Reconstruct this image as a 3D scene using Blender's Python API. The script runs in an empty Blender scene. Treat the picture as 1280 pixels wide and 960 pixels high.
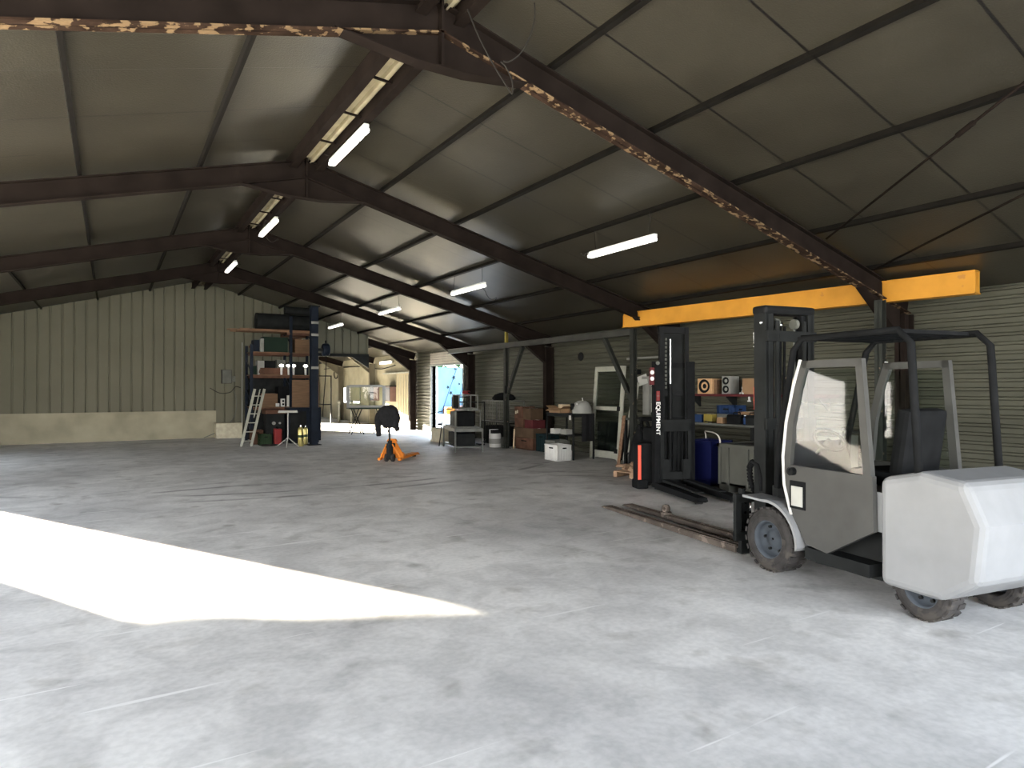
import bpy, bmesh, math, random
from mathutils import Vector, Matrix, Euler
random.seed(7)
C = bpy.context.scene.collection
PI = math.pi
sc = bpy.context.scene
CH = 1.65                                   # camera height
FP = 815.0                                  # focal length in pixels of the 1280 frame
YAW = math.atan(502.0/815.0)
FW = Vector((math.sin(YAW), math.cos(YAW), 0)); RT = Vector((math.cos(YAW), -math.sin(YAW), 0))

def at(px, py, d):                          # measured point of the place: pixel and distance
    return FW*d + RT*((px-640)/FP*d) + Vector((0, 0, CH+(485-py)/FP*d))
def ground(px, py):
    return at(px, py, FP*CH/(py-485))

# ------------------------------------------------------------------ materials
def mat(name, col, rough=0.6, metal=0.0, var=0.15, scale=6.0, bump=0.0, col2=None, emit=None, es=0.0, spec=0.08, trans=0.0, stretch=None, wear=None):
    m = bpy.data.materials.new(name); m.use_nodes = True
    nt = m.node_tree; b = nt.nodes['Principled BSDF']
    b.inputs['Roughness'].default_value = rough; b.inputs['Metallic'].default_value = metal
    b.inputs['Specular IOR Level'].default_value = spec
    tc = nt.nodes.new('ShaderNodeTexCoord'); mp = nt.nodes.new('ShaderNodeMapping')
    nt.links.new(tc.outputs['Object'], mp.inputs[0])
    if stretch: mp.inputs['Scale'].default_value = stretch
    nz = nt.nodes.new('ShaderNodeTexNoise'); nz.inputs['Scale'].default_value = scale; nz.inputs['Detail'].default_value = 6
    nt.links.new(mp.outputs[0], nz.inputs['Vector'])
    rp = nt.nodes.new('ShaderNodeValToRGB'); nt.links.new(nz.outputs['Fac'], rp.inputs[0])
    c2 = col2 or tuple(min(1, c*(1+var)) for c in col)
    c1 = tuple(c*(1-var) for c in col)
    rp.color_ramp.elements[0].position = .3; rp.color_ramp.elements[1].position = .7
    rp.color_ramp.elements[0].color = (*c1, 1); rp.color_ramp.elements[1].color = (*c2, 1)
    out = rp.outputs[0]
    if wear:                                 # patches of bare or rusty surface
        n2 = nt.nodes.new('ShaderNodeTexNoise'); n2.inputs['Scale'].default_value = wear[1]; n2.inputs['Detail'].default_value = 8
        nt.links.new(tc.outputs['Object'], n2.inputs['Vector'])
        r2 = nt.nodes.new('ShaderNodeValToRGB'); nt.links.new(n2.outputs['Fac'], r2.inputs[0])
        r2.color_ramp.elements[0].position = wear[2]; r2.color_ramp.elements[1].position = wear[2]+.04
        mx = nt.nodes.new('ShaderNodeMixRGB'); nt.links.new(r2.outputs[0], mx.inputs[0]); nt.links.new(out, mx.inputs[1])
        mx.inputs[2].default_value = (*wear[0], 1); out = mx.outputs[0]
    nt.links.new(out, b.inputs['Base Color'])
    if bump:
        bp = nt.nodes.new('ShaderNodeBump'); bp.inputs['Strength'].default_value = bump; bp.inputs['Distance'].default_value = .02
        nt.links.new(nz.outputs['Fac'], bp.inputs['Height']); nt.links.new(bp.outputs[0], b.inputs['Normal'])
    if emit:
        b.inputs['Emission Color'].default_value = (*emit, 1); b.inputs['Emission Strength'].default_value = es
    if trans:
        b.inputs['Transmission Weight'].default_value = trans
    return m
M = {}
def defm(k, *a, **kw): M[k] = mat(k, *a, **kw)
defm('steel_frame', (.013,.0095,.008), .75, 0, .3, 3, .1, spec=.03)
defm('rust_flange', (.028,.017,.012), .85, 0, .5, 5, .3, spec=.03, wear=((.17,.115,.065), 11, .53))
defm('purlin', (.008,.007,.006), .6, .1, .3, 4)
defm('ridge_wood', (.36,.32,.22), .7, 0, .25, 3)
defm('dark_steel', (.014,.015,.015), .65, 0, .25, 5, spec=.03)
defm('post_steel', (.022,.024,.021), .6, 0, .3, 4, wear=((.13,.10,.07), 12, .66))
defm('galv', (.10,.104,.096), .5, .5, .2, 6)
defm('rail_grey', (.05,.05,.045), .5, .3, .2, 4)
defm('yellow_beam', (.46,.215,.03), .5, 0, .1, 4, wear=((.35,.16,.04), 7, .68))
defm('black', (.010,.0105,.011), .7, 0, .2, 8, spec=.01)
defm('black_gloss', (.009,.0095,.010), .45, 0, .2, 8, spec=.05)
defm('black_rubber', (.035,.033,.032), .85, 0, .3, 12, .2, wear=((.055,.05,.045), 5, .6))
defm('rim', (.05,.058,.068), .6, 0, .25, 6)
defm('navy', (.008,.0115,.019), .5, .1, .25, 4)
defm('navy_bin', (.008,.011,.055), .5, 0, .1, 4)
defm('red_orange', (.75,.10,.06), .45, 0, .08, 6)
defm('red', (.17,.022,.022), .5, 0, .1, 6)
defm('white_plastic', (.50,.50,.48), .5, 0, .06, 6)
defm('white_paint', (.34,.34,.31), .5, 0, .1, 5)
defm('offwhite', (.27,.27,.23), .6, 0, .15, 5)
defm('paper', (.42,.42,.39), .85, 0, .04, 3)
defm('grey_plastic', (.062,.063,.054), .6, 0, .12, 3)
defm('grey_metal', (.11,.113,.10), .5, 0, .2, 5)
defm('light_grey', (.22,.22,.205), .6, 0, .08, 5)
defm('machine_grey', (.20,.205,.21), .38, 0, .06, 5)
defm('cardboard', (.24,.15,.085), .85, 0, .1, 4)
defm('cardboard_pale', (.60,.47,.31), .85, 0, .08, 4)
defm('plywood', (.135,.085,.052), .75, 0, .18, 3, stretch=(1,1,6))
defm('timber', (.16,.095,.06), .8, 0, .3, 4, stretch=(1,6,6))
defm('timber_red', (.085,.045,.030), .8, 0, .3, 4)
defm('wood_chip', (.30,.20,.13), .85, 0, .3, 7)
defm('dark_red', (.075,.018,.020), .7, 0, .2, 4)
defm('green_panel', (.012,.022,.016), .7, 0, .2, 3)
defm('teal', (.008,.018,.02), .6, 0, .15, 3)
defm('green', (.018,.032,.016), .7, 0, .2, 4)
defm('yellow', (.22,.175,.04), .5, 0, .1, 4)
defm('gold_metal', (.36,.31,.12), .25, .6, .15, 4)
defm('blue_box', (.014,.032,.085), .55, 0, .1, 4)
defm('orange', (.60,.19,.025), .45, 0, .1, 5, wear=((.25,.12,.06), 14, .64))
defm('chrome', (.75,.76,.78), .15, 1, .03, 4)
defm('fork_rust', (.075,.062,.052), .8, .1, .35, 6, .2, wear=((.15,.125,.105), 8, .58))
defm('cloth_black', (.012,.012,.013), .95, 0, .2, 20, .2, spec=.1)
defm('cable', (.02,.018,.016), .7, 0, .1, 5)
defm('hose_white', (.55,.53,.48), .5, 0, .1, 5)
defm('concrete_block', (.40,.37,.28), .9, 0, .15, 8, .2)
defm('shutter', (.24,.22,.19), .5, .3, .1, 4)
defm('pale_wall', (.25,.23,.165), .8, 0, .14, 1.6, col2=(.31,.285,.21))
defm('pale_door', (.32,.28,.19), .7, 0, .06, 1)
defm('partition', (.12,.115,.085), .6, 0, .08, .8)
defm('speaker_wood', (.45,.28,.15), .6, 0, .1, 5, stretch=(1,1,5))
defm('lens_white', (.7,.7,.68), .3, 0, .02, 5)
defm('lamp_body', (.70,.70,.68), .4, 0, .03, 4)
defm('lamp_glow', (.9,.9,.85), .5, 0, 0, 4, emit=(1,.95,.86), es=2.2)
defm('highlight_glow', (.9,.9,.85), .5, 0, 0, 4, emit=(1,.95,.86), es=2.5)  # emission standing in for sunlit highlights on the rack items
defm('mural', (.045,.095,.15), .8, 0, .18, .8, col2=(.075,.13,.16), stretch=(1,2.5,.6))
defm('star', (.004,.008,.012), .8, 0, .1, 4)
defm('outer_white', (.78,.77,.74), .8, 0, .05, 2)
defm('pink', (.16,.10,.09), .7, 0, .1, 5)
defm('cab_grey', (.055,.055,.052), .5, 0, .1, 5)
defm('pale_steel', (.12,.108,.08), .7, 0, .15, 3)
defm('old_carton', (.075,.050,.032), .85, 0, .15, 4)
defm('hedge', (.02,.05,.018), .9, 0, .4, 8)

def glass(name, tint, rough):
    m = bpy.data.materials.new(name); m.use_nodes = True; nt = m.node_tree
    b = nt.nodes['Principled BSDF']; nt.nodes.remove(b)
    g = nt.nodes.new('ShaderNodeBsdfGlossy'); g.inputs['Roughness'].default_value = rough
    t = nt.nodes.new('ShaderNodeBsdfTransparent'); t.inputs[0].default_value = (*tint, 1)
    fr = nt.nodes.new('ShaderNodeFresnel'); fr.inputs[0].default_value = 1.45
    mx = nt.nodes.new('ShaderNodeMixShader'); ge = nt.nodes.new('ShaderNodeNewGeometry'); iv = nt.nodes.new('ShaderNodeMath'); iv.operation = 'SUBTRACT'; iv.inputs[0].default_value = 1
    ml = nt.nodes.new('ShaderNodeMath'); ml.operation = 'MULTIPLY'; nt.links.new(ge.outputs['Backfacing'], iv.inputs[1]); nt.links.new(fr.outputs[0], ml.inputs[0]); nt.links.new(iv.outputs[0], ml.inputs[1])
    nt.links.new(ml.outputs[0], mx.inputs[0])
    nt.links.new(t.outputs[0], mx.inputs[1]); nt.links.new(g.outputs[0], mx.inputs[2])
    nt.links.new(mx.outputs[0], nt.nodes['Material Output'].inputs[0]); M[name] = m
glass('glass', (.80,.84,.82), .03)

# ------------------------------------------------------------------ mesh helper
def rotz(a): return Matrix.Rotation(a, 4, 'Z')
class MB:
    def __init__(s): s.bm = bmesh.new(); s.T = Matrix.Identity(4); s.sm = set()
    def _add(s, vs, fs, smooth=False, mi=0):
        bv = [s.bm.verts.new(s.T @ Vector(v)) for v in vs]
        for f in fs:
            try:
                q = s.bm.faces.new([bv[i] for i in f]); q.smooth = smooth; q.material_index = mi
            except ValueError: pass
        return s
    def box(s, c, d, R=None, mi=0, bev=0.0):
        x, y, z = d[0]/2, d[1]/2, d[2]/2
        R = R or Matrix.Identity(4); c = Vector(c)
        if bev <= 0:
            vs = [c + (R @ Vector((sx*x, sy*y, sz*z))) for sx in (-1,1) for sy in (-1,1) for sz in (-1,1)]
            return s._add(vs, [(0,1,3,2),(4,6,7,5),(0,4,5,1),(2,3,7,6),(0,2,6,4),(1,5,7,3)], False, mi)
        t = bmesh.new(); bmesh.ops.create_cube(t, size=1)
        for v in t.verts: v.co = Vector((v.co.x*2*x, v.co.y*2*y, v.co.z*2*z))
        bmesh.ops.bevel(t, geom=list(t.edges), offset=min(bev, x*.9, y*.9, z*.9), segments=2, affect='EDGES', profile=.6)
        t.verts.ensure_lookup_table(); t.verts.index_update()
        vs = [c + (R @ v.co) for v in t.verts]; fs = [[v.index for v in f.verts] for f in t.faces]; t.free()
        return s._add(vs, fs, False, mi)
    def b2(s, lo, hi, mi=0, bev=0.0):
        return s.box([(a+b)/2 for a, b in zip(lo, hi)], [abs(b-a) for a, b in zip(lo, hi)], None, mi, bev)
    def cyl(s, p0, p1, r, n=16, r2=None, mi=0, cap=True):
        p0, p1 = Vector(p0), Vector(p1); r2 = r if r2 is None else r2
        z = (p1-p0).normalized(); a = z.orthogonal().normalized(); b = z.cross(a)
        vs = []
        for p, rr in ((p0, r), (p1, r2)):
            for i in range(n):
                t = 2*PI*i/n; vs.append(p + a*math.cos(t)*rr + b*math.sin(t)*rr)
        fs = [(i, (i+1) % n, n+(i+1) % n, n+i) for i in range(n)]
        s._add(vs, fs, True, mi)
        if cap:
            s._add(vs[:n], [tuple(reversed(range(n)))], False, mi); s._add(vs[n:], [tuple(range(n))], False, mi)
        return s
    def lathe(s, prof, c=(0,0,0), axis='z', n=24, mi=0):       # prof: (r, h)
        vs = []; c = Vector(c)
        for r, h in prof:
            for i in range(n):
                t = 2*PI*i/n; x, y = r*math.cos(t), r*math.sin(t)
                v = {'z': Vector((x, y, h)), 'y': Vector((x, h, y)), 'x': Vector((h, x, y))}[axis]
                vs.append(c+v)
        m = len(prof)
        fs = [(k*n+i, k*n+(i+1) % n, (k+1)*n+(i+1) % n, (k+1)*n+i) for k in range(m-1) for i in range(n)]
        return s._add(vs, fs, True, mi)
    def tube(s, pts, r, n=6, mi=0):
        pts = [Vector(p) for p in pts]; vs = []; prev = None
        for k, p in enumerate(pts):
            t = (pts[min(k+1, len(pts)-1)] - pts[max(k-1, 0)]).normalized()
            a = t.orthogonal().normalized() if prev is None else (prev - t*prev.dot(t)).normalized()
            prev = a; b = t.cross(a)
            rr = r[k] if isinstance(r, (list, tuple)) else r
            for i in range(n):
                q = 2*PI*i/n; vs.append(p + a*math.cos(q)*rr + b*math.sin(q)*rr)
        fs = [(k*n+i, k*n+(i+1) % n, (k+1)*n+(i+1) % n, (k+1)*n+i) for k in range(len(pts)-1) for i in range(n)]
        fs += [tuple(reversed(range(n))), tuple((len(pts)-1)*n+i for i in range(n))]
        return s._add(vs, fs, True, mi)
    def bar(s, p0, p1, w, h, mi=0):                            # rectangular bar between two points
        p0, p1 = Vector(p0), Vector(p1); z = (p1-p0); L = z.length; z.normalize()
        up = Vector((0,0,1)) if abs(z.z) < .95 else Vector((1,0,0))
        x = up.cross(z).normalized(); y = z.cross(x)
        R = Matrix((x, y, z)).transposed().to_4x4()
        return s.box((p0+p1)/2, (w, h, L), R, mi)
    def ibeam(s, p0, p1, depth, width, side, t=.015, mi=0, mf=0):   # side: unit vector across flanges
        p0, p1 = Vector(p0), Vector(p1); z = (p1-p0); L = z.length; z.normalize(); x = Vector(side).normalized(); y = z.cross(x).normalized()
        R = Matrix((x, y, z)).transposed().to_4x4(); c = (p0+p1)/2
        s.box(c, (t*.8, depth, L), R, mi)
        for sg in (-1, 1): s.box(c+y*sg*(depth/2-t/2), (width, t, L), R, mf if (y*sg).z < 0 else mi)
        return s
    def prism(s, poly, axis, a0, a1, mi=0):                    # poly in the two remaining axes, extruded
        n = len(poly); vs = []
        for a in (a0, a1):
            for u, v in poly:
                vs.append({'x': (a,u,v), 'y': (u,a,v), 'z': (u,v,a)}[axis])
        fs = [(i, (i+1) % n, n+(i+1) % n, n+i) for i in range(n)] + [tuple(reversed(range(n))), tuple(range(n, 2*n))]
        return s._add(vs, fs, False, mi)
    def sphere(s, c, r, sc_=(1,1,1), u=14, v=8, mi=0):
        prof = [(max(1e-4, r*math.sin(PI*k/v)), -r*math.cos(PI*k/v)) for k in range(v+1)]
        T = s.T; s.T = T @ Matrix.Translation(Vector(c)) @ Matrix.Diagonal((*sc_, 1)); s.lathe(prof, n=u, mi=mi); s.T = T
        return s
    def build(s, name, mats, parent=None, loc=None, rz=0, **tags):
        bmesh.ops.recalc_face_normals(s.bm, faces=s.bm.faces)
        me = bpy.data.meshes.new(name); s.bm.to_mesh(me); s.bm.free()
        for m in (mats if isinstance(mats, (list, tuple)) else [mats]): me.materials.append(M[m] if isinstance(m, str) else m)
        o = bpy.data.objects.new(name, me); C.objects.link(o)
        if parent: o.parent = parent
        if loc is not None: o.location = loc
        o.rotation_euler = (0, 0, rz)
        for k, v in tags.items(): o[k] = v
        return o

def thing(name, label, cat, loc=(0,0,0), rz=0, group=None):
    o = bpy.data.objects.new(name, None); C.objects.link(o); o.empty_display_size = .1
    o.location = loc; o.rotation_euler = (0, 0, rz); o['label'] = label; o['category'] = cat
    if group: o['group'] = group
    return o
def tag(o, label, cat, group=None):
    o['label'] = label; o['category'] = cat
    if group: o['group'] = group
    return o
def struct(o): o['kind'] = 'structure'; return o
def dup(root, loc, rz=None, label=None, group=None):
    r = root.copy(); C.objects.link(r); r.location = loc
    if rz is not None: r.rotation_euler = (0, 0, rz)
    if label: r['label'] = label
    if group: r['group'] = group
    for ch in list(root.children):
        c = ch.copy(); C.objects.link(c); c.parent = r
        for g in list(ch.children):
            d = g.copy(); C.objects.link(d); d.parent = c
    return r
def text_mesh(body, size, depth=.001):
    cu = bpy.data.curves.new('lettering', 'FONT'); cu.body = body; cu.size = size; cu.extrude = depth
    cu.align_x = 'LEFT'; cu.align_y = 'CENTER'; cu.offset = size*.02
    t = bpy.data.objects.new('tmp', cu); C.objects.link(t)
    bpy.context.view_layer.update()
    me = bpy.data.meshes.new_from_object(t.evaluated_get(bpy.context.evaluated_depsgraph_get()))
    bpy.data.objects.remove(t); me.name = 'lettering'; return me
# ------------------------------------------------------------------ the building
XR, XL, X0 = 10.35, -5.40, 2.48            # right wall, left wall, ridge line
A, B_ = 4.2, .27                           # right slope: z = CH + A - B_*x
def roof_z(x): return CH + (A - B_*x if x > X0 else A - B_*(2*X0 - x))
YN, YF, YP = -4.6, 40.0, 23.7

def floor_material():
    m = bpy.data.materials.new('concrete_floor'); m.use_nodes = True; nt = m.node_tree; N = nt.nodes; L = nt.links
    b = N['Principled BSDF']; b.inputs['Specular IOR Level'].default_value = .3
    tc = N.new('ShaderNodeTexCoord')
    def noise(scale, det=6, dist=0, vec=None):
        n = N.new('ShaderNodeTexNoise'); n.inputs['Scale'].default_value = scale; n.inputs['Detail'].default_value = det
        n.inputs['Distortion'].default_value = dist; L.new(vec or tc.outputs['Object'], n.inputs['Vector']); return n.outputs['Fac']
    def ramp(f, stops):
        r = N.new('ShaderNodeValToRGB'); L.new(f, r.inputs[0]); e = r.color_ramp.elements
        for i, (p, c) in enumerate(stops):
            q = e[i] if i < 2 else e.new(p)
            q.position = p; q.color = (c[0], c[1], c[2], 1)
        return r.outputs[0]
    def mul(a, c, f=1.0):
        x = N.new('ShaderNodeMixRGB'); x.blend_type = 'MULTIPLY'; x.inputs[0].default_value = f; L.new(a, x.inputs[1]); L.new(c, x.inputs[2]); return x.outputs[0]
    base = ramp(noise(.55, 9, .4), [(.3, (.47,.46,.445)), (.7, (.70,.685,.655))])
    base = mul(base, ramp(noise(2.3, 10, .8), [(.38, (.80,.80,.80)), (.58, (1,1,1))]))
    base = mul(base, ramp(noise(22, 8), [(.36, (.88,.88,.88)), (.62, (1,1,1))]))
    # dark oily stains
    base = mul(base, ramp(noise(2.6, 4, .2), [(.28, (.72,.71,.69)), (.42, (1,1,1))]))
    vo = N.new('ShaderNodeTexVoronoi'); vo.inputs['Scale'].default_value = 1.1; vo.feature = 'F1'
    L.new(tc.outputs['Object'], vo.inputs['Vector'])
    base = mul(base, ramp(vo.outputs['Distance'], [(.04, (.62,.61,.59)), (.10, (1,1,1))]), .85)
    # tyre marks: rings around two far centres, broken up by noise
    sp = N.new('ShaderNodeSeparateXYZ'); L.new(tc.outputs['Object'], sp.inputs[0])
    def math_(op, a, b=None, c=None):
        x = N.new('ShaderNodeMath'); x.operation = op
        for i, v in enumerate((a, b, c)):
            if v is None: continue
            if isinstance(v, (int, float)): x.inputs[i].default_value = v
            else: L.new(v, x.inputs[i])
        return x.outputs[0]
    for cx, cy, r, w in ((2.0, 3.2, 8.6, .09), (2.1, 3.4, 8.9, .06), (3.2, 18.5, 8.3, .10), (3.4, 18.2, 7.5, .08)):
        d = math_('SQRT', math_('ADD', math_('POWER', math_('SUBTRACT', sp.outputs[0], cx), 2), math_('POWER', math_('SUBTRACT', sp.outputs[1], cy), 2)))
        d = math_('ABSOLUTE', math_('SUBTRACT', d, r))
        k = math_('SUBTRACT', 1, math_('MINIMUM', math_('DIVIDE', d, w), 1))
        k = math_('MULTIPLY', k, math_('MAXIMUM', math_('MULTIPLY', math_('SUBTRACT', noise(.5, 3), .47), 7), 0))
        k = math_('MINIMUM', k, .5)
        cmb = math_('SUBTRACT', 1, k)
        base = mul(base, cmb)
    # pale scratches: stretched noise, thresholded
    for ang, s0 in ((.5, 1.3), (2.0, 1.1)):
        mp = N.new('ShaderNodeMapping'); mp.inputs['Rotation'].default_value = (0,0,ang); mp.inputs['Scale'].default_value = (.35, 9, 1)
        L.new(tc.outputs['Object'], mp.inputs[0])
        f = ramp(noise(s0, 2, .15, mp.outputs[0]), [(.70, (0,0,0)), (.72, (1,1,1))])
        x = N.new('ShaderNodeMixRGB'); L.new(f, x.inputs[0]); L.new(base, x.inputs[1]); x.inputs[2].default_value = (.62,.61,.59,1); base = x.outputs[0]
    # saw-cut joints across the slab, one on each frame line
    yy = math_('ABSOLUTE', math_('SUBTRACT', math_('MODULO', math_('ADD', sp.outputs[1], 43.6), 4.65), 2.325))
    k = math_('LESS_THAN', yy, .008)
    x = N.new('ShaderNodeMixRGB'); L.new(k, x.inputs[0]); L.new(base, x.inputs[1]); x.inputs[2].default_value = (.52,.51,.49,1); base = x.outputs[0]
    L.new(base, b.inputs['Base Color'])
    L.new(ramp(noise(3, 6), [(.3, (.48,)*3), (.7, (.66,)*3)]), b.inputs['Roughness'])
    bp = N.new('ShaderNodeBump'); bp.inputs['Strength'].default_value = .08; L.new(noise(30, 8), bp.inputs['Height']); L.new(bp.outputs[0], b.inputs['Normal'])
    return m
M['floor'] = floor_material()

def roof_material():
    m = bpy.data.materials.new('roof_panels'); m.use_nodes = True; nt = m.node_tree; N = nt.nodes; L = nt.links
    b = N['Principled BSDF']; b.inputs['Specular IOR Level'].default_value = .35; b.inputs['Roughness'].default_value = .36
    tc = N.new('ShaderNodeTexCoord'); sp = N.new('ShaderNodeSeparateXYZ'); L.new(tc.outputs['Object'], sp.inputs[0])
    def math_(op, a, b=None):
        x = N.new('ShaderNodeMath'); x.operation = op
        for i, v in enumerate((a, b)):
            if v is None: continue
            if isinstance(v, (int, float)): x.inputs[i].default_value = v
            else: L.new(v, x.inputs[i])
        return x.outputs[0]
    nz = N.new('ShaderNodeTexNoise'); nz.inputs['Scale'].default_value = 1.2; nz.inputs['Detail'].default_value = 7; L.new(tc.outputs['Object'], nz.inputs['Vector'])
    rp = N.new('ShaderNodeValToRGB'); L.new(nz.outputs['Fac'], rp.inputs[0])
    rp.color_ramp.elements[0].position = .3; rp.color_ramp.elements[1].position = .7
    rp.color_ramp.elements[0].color = (.024,.021,.015,1); rp.color_ramp.elements[1].color = (.038,.034,.025,1)
    fr = math_('MODULO', math_('ADD', sp.outputs[1], 10.0), 1.1625)
    d = math_('ABSOLUTE', math_('SUBTRACT', fr, .58))
    k = math_('LESS_THAN', d, .013)
    sm = math_('LESS_THAN', d, .0025)
    mx = N.new('ShaderNodeMixRGB'); L.new(k, mx.inputs[0]); L.new(rp.outputs[0], mx.inputs[1]); mx.inputs[2].default_value = (.008,.007,.006,1)
    n3 = N.new('ShaderNodeTexNoise'); n3.inputs['Scale'].default_value = .35; L.new(tc.outputs['Object'], n3.inputs['Vector'])
    k2 = math_('MULTIPLY', sm, math_('GREATER_THAN', n3.outputs['Fac'], .6))
    m2 = N.new('ShaderNodeMixRGB'); L.new(k2, m2.inputs[0]); L.new(mx.outputs[0], m2.inputs[1]); m2.inputs[2].default_value = (.16,.15,.13,1)
    L.new(m2.outputs[0], b.inputs['Base Color'])
    n2 = N.new('ShaderNodeTexNoise'); n2.inputs['Scale'].default_value = 60; n2.inputs['Detail'].default_value = 3; L.new(tc.outputs['Object'], n2.inputs['Vector'])
    bp = N.new('ShaderNodeBump'); bp.inputs['Strength'].default_value = .25; bp.inputs['Distance'].default_value = .01; L.new(n2.outputs['Fac'], bp.inputs['Height']); L.new(bp.outputs[0], b.inputs['Normal'])
    return m
M['roof'] = roof_material()
defm('cladding', (.056,.056,.042), .55, 0, .18, 1.5, stretch=(1,.5,3))

# floor (and the yard around it)
g = MB(); g.b2((XL-.15, YN-.2, -.2), (XR+.15, YF+.2, 0)); struct(g.build('floor', 'floor'))
g = MB(); g.b2((-40, -60, -.35), (90, 120, -.03)); struct(g.build('ground', 'concrete_block')); 
M['yard'] = mat('yard', (.42,.40,.36), .9, 0, .12, 2); bpy.data.objects['ground'].data.materials[0] = M['yard']

# ceiling: two insulated slopes as one folded slab
g = MB()
t = .12; e = .35
poly = [(XL-e, roof_z(XL-e)), (X0, roof_z(X0)), (XR+e, roof_z(XR+e)), (XR+e, roof_z(XR+e)+t), (X0, roof_z(X0)+t), (XL-e, roof_z(XL-e)+t)]
g.prism(poly, 'y', YN-.4, YF+.3); struct(g.build('ceiling', 'roof'))

# right wall: horizontal ribbed sheets, real ribs
def ribbed(g, y0, y1, z0, z1, mi=0):
    p = .125; d = .028; prof = []
    z = z0; k = 0
    while z < z1-1e-6:
        for f, x in ((0, 0), (.18, 0), (.30, -d), (.82, -d), (.94, 0)):
            zz = min(z1, z+f*p)
            prof.append((XR + x, zz))
        z += p
    prof.append((XR, z1))
    q = []
    for pt in prof:
        if not q or (abs(q[-1][1]-pt[1]) > 1e-6): q.append(pt)
    q += [(XR+.12, z1), (XR+.12, z0)]
    g.prism(q, 'y', y0, y1, mi)
ez = roof_z(XR)
g = MB()
ribbed(g, YN, 19.9, 0, ez); ribbed(g, 19.9, 22.5, 2.47, ez); ribbed(g, 22.5, 24.1, 0, ez)
# the far bay is lined with pale boards, with one hatch opening
def flat(y0, y1, z0, z1): g.b2((XR, y0, z0), (XR+.12, y1, z1), 1)
flat(24.1, 30.9, 0, ez); flat(33.9, YF, 0, ez); flat(30.9, 33.9, 0, .90); flat(30.9, 33.9, 1.66, ez)
for zz in (.62, 1.24, 1.86, 2.48): g.b2((XR-.006, 24.1, zz-.006), (XR, 30.9, zz+.006), 1)
struct(g.build('wall_right', ['cladding', 'pale_wall']))

# left wall with an unseen raked opening shaped to cast the sun patch
g = MB(); el = roof_z(XL)
def lw(poly): g.prism(poly, 'x', XL-.12, XL)
lw([(YN, 0), (-2.0, 0), (-2.0, el), (YN, el)]); lw([(-2.0, 2.85), (12.3, 2.85), (12.3, el), (-2.0, el)]); lw([(12.3, 0), (15.8, 0), (15.8, el), (12.3, el)])  # wide opening added out of view to brighten the floor
lw([(15.8, 1.84), (16.1, 1.88), (16.6, 1.99), (17.15, 2.15), (19.03, 2.58), (19.03, el), (15.8, el)])
lw([(19.03, 0), (YF, 0), (YF, el), (19.03, el)])
struct(g.build('wall_left', 'cladding'))

# far wall with an unseen opening added and sized for the far sun strip
g = MB()
def fw(poly, y0, y1, m='cladding'): g.prism(poly, 'y', y0, y1)
fw([(XL, 0), (-.7, 0), (-.7, roof_z(-.7)), (XL, roof_z(XL))], YF, YF+.12)
fw([(-.7, 3.2), (3.7, 3.2), (3.7, roof_z(3.7)), (X0, roof_z(X0)), (-.7, roof_z(-.7))], YF, YF+.12)
fw([(3.7, 0), (XR, 0), (XR, ez), (3.7, roof_z(3.7))], YF, YF+.12)
struct(g.build('wall_far', 'pale_wall'))
# near wall behind the camera with the big open entrance
g = MB()
fw([(XL, 0), (-4.6, 0), (-4.6, roof_z(-4.6)), (XL, roof_z(XL))], YN-.12, YN)
fw([(-4.6, 3.1), (X0, 4.9), (9.6, 3.1), (9.6, roof_z(9.6)), (X0, roof_z(X0)), (-4.6, roof_z(-4.6))], YN-.12, YN)
fw([(9.6, 0), (XR, 0), (XR, ez), (9.6, roof_z(9.6))], YN-.12, YN)
struct(g.build('wall_near', 'cladding'))

# partition of vertical ribbed sheets across the hall, with an opening on the right
def vribs(g, x0, x1, zb):
    p = .30; x = x0; pr = []
    while x < x1-1e-6:
        for f, yy in ((0, 0), (.80, 0), (.86, .03), (.94, .03)):
            xx = min(x1, x+f*p); pr.append((xx, YP+yy))
        x += p
    pr.append((x1, YP))
    vs = []; fs = []
    for i, (x, y) in enumerate(pr): vs += [(x, y, zb), (x, y, roof_z(x)-.005), (x, YP+.1, zb), (x, YP+.1, roof_z(x)-.005)]
    for i in range(len(pr)-1):
        a, b = 4*i, 4*i+4
        fs += [(a, a+1, b+1, b), (a+2, b+2, b+3, a+3), (a, b, b+2, a+2), (a+1, a+3, b+3, b+1)]
    fs += [(0, 2, 3, 1), (4*len(pr)-4, 4*len(pr)-3, 4*len(pr)-1, 4*len(pr)-2)]
    g._add(vs, fs)
g = MB(); vribs(g, XL, 6.40, 0); vribs(g, 6.40, 8.25, 2.91); struct(g.build('wall_partition', 'partition'))
g = MB(); g.b2((6.3, YP-.08, 2.80), (8.25, YP+.14, 2.91)); g.prism([(7.62, 2.80), (8.25, 2.80), (8.25, 2.40)], 'y', YP-.06, YP+.06)
struct(g.build('trim_1', 'dark_steel'))
g = MB(); g.b2((XL, YP-.035, 0), (3.0, YP-.001, .9)); struct(g.build('baseboard_partition', 'pale_wall'))

# loading door in the right wall: jambs, track and the rolled slats above
g = MB()
g.b2((XR-.09, 22.5, 0), (XR+.14, 22.58, 2.47)); g.b2((XR-.09, 19.82, 0), (XR+.14, 19.9, 2.47)); g.b2((XR-.09, 19.82, 2.47), (XR+.14, 22.58, 2.53))
d1 = struct(g.build('door_1', 'galv'))
g = MB()
for k in range(5): g.b2((XR-.11, 19.9, 2.54+k*.085), (XR-.05, 22.5, 2.61+k*.085))
g.build('rolled_slats', 'shutter', d1)
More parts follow.
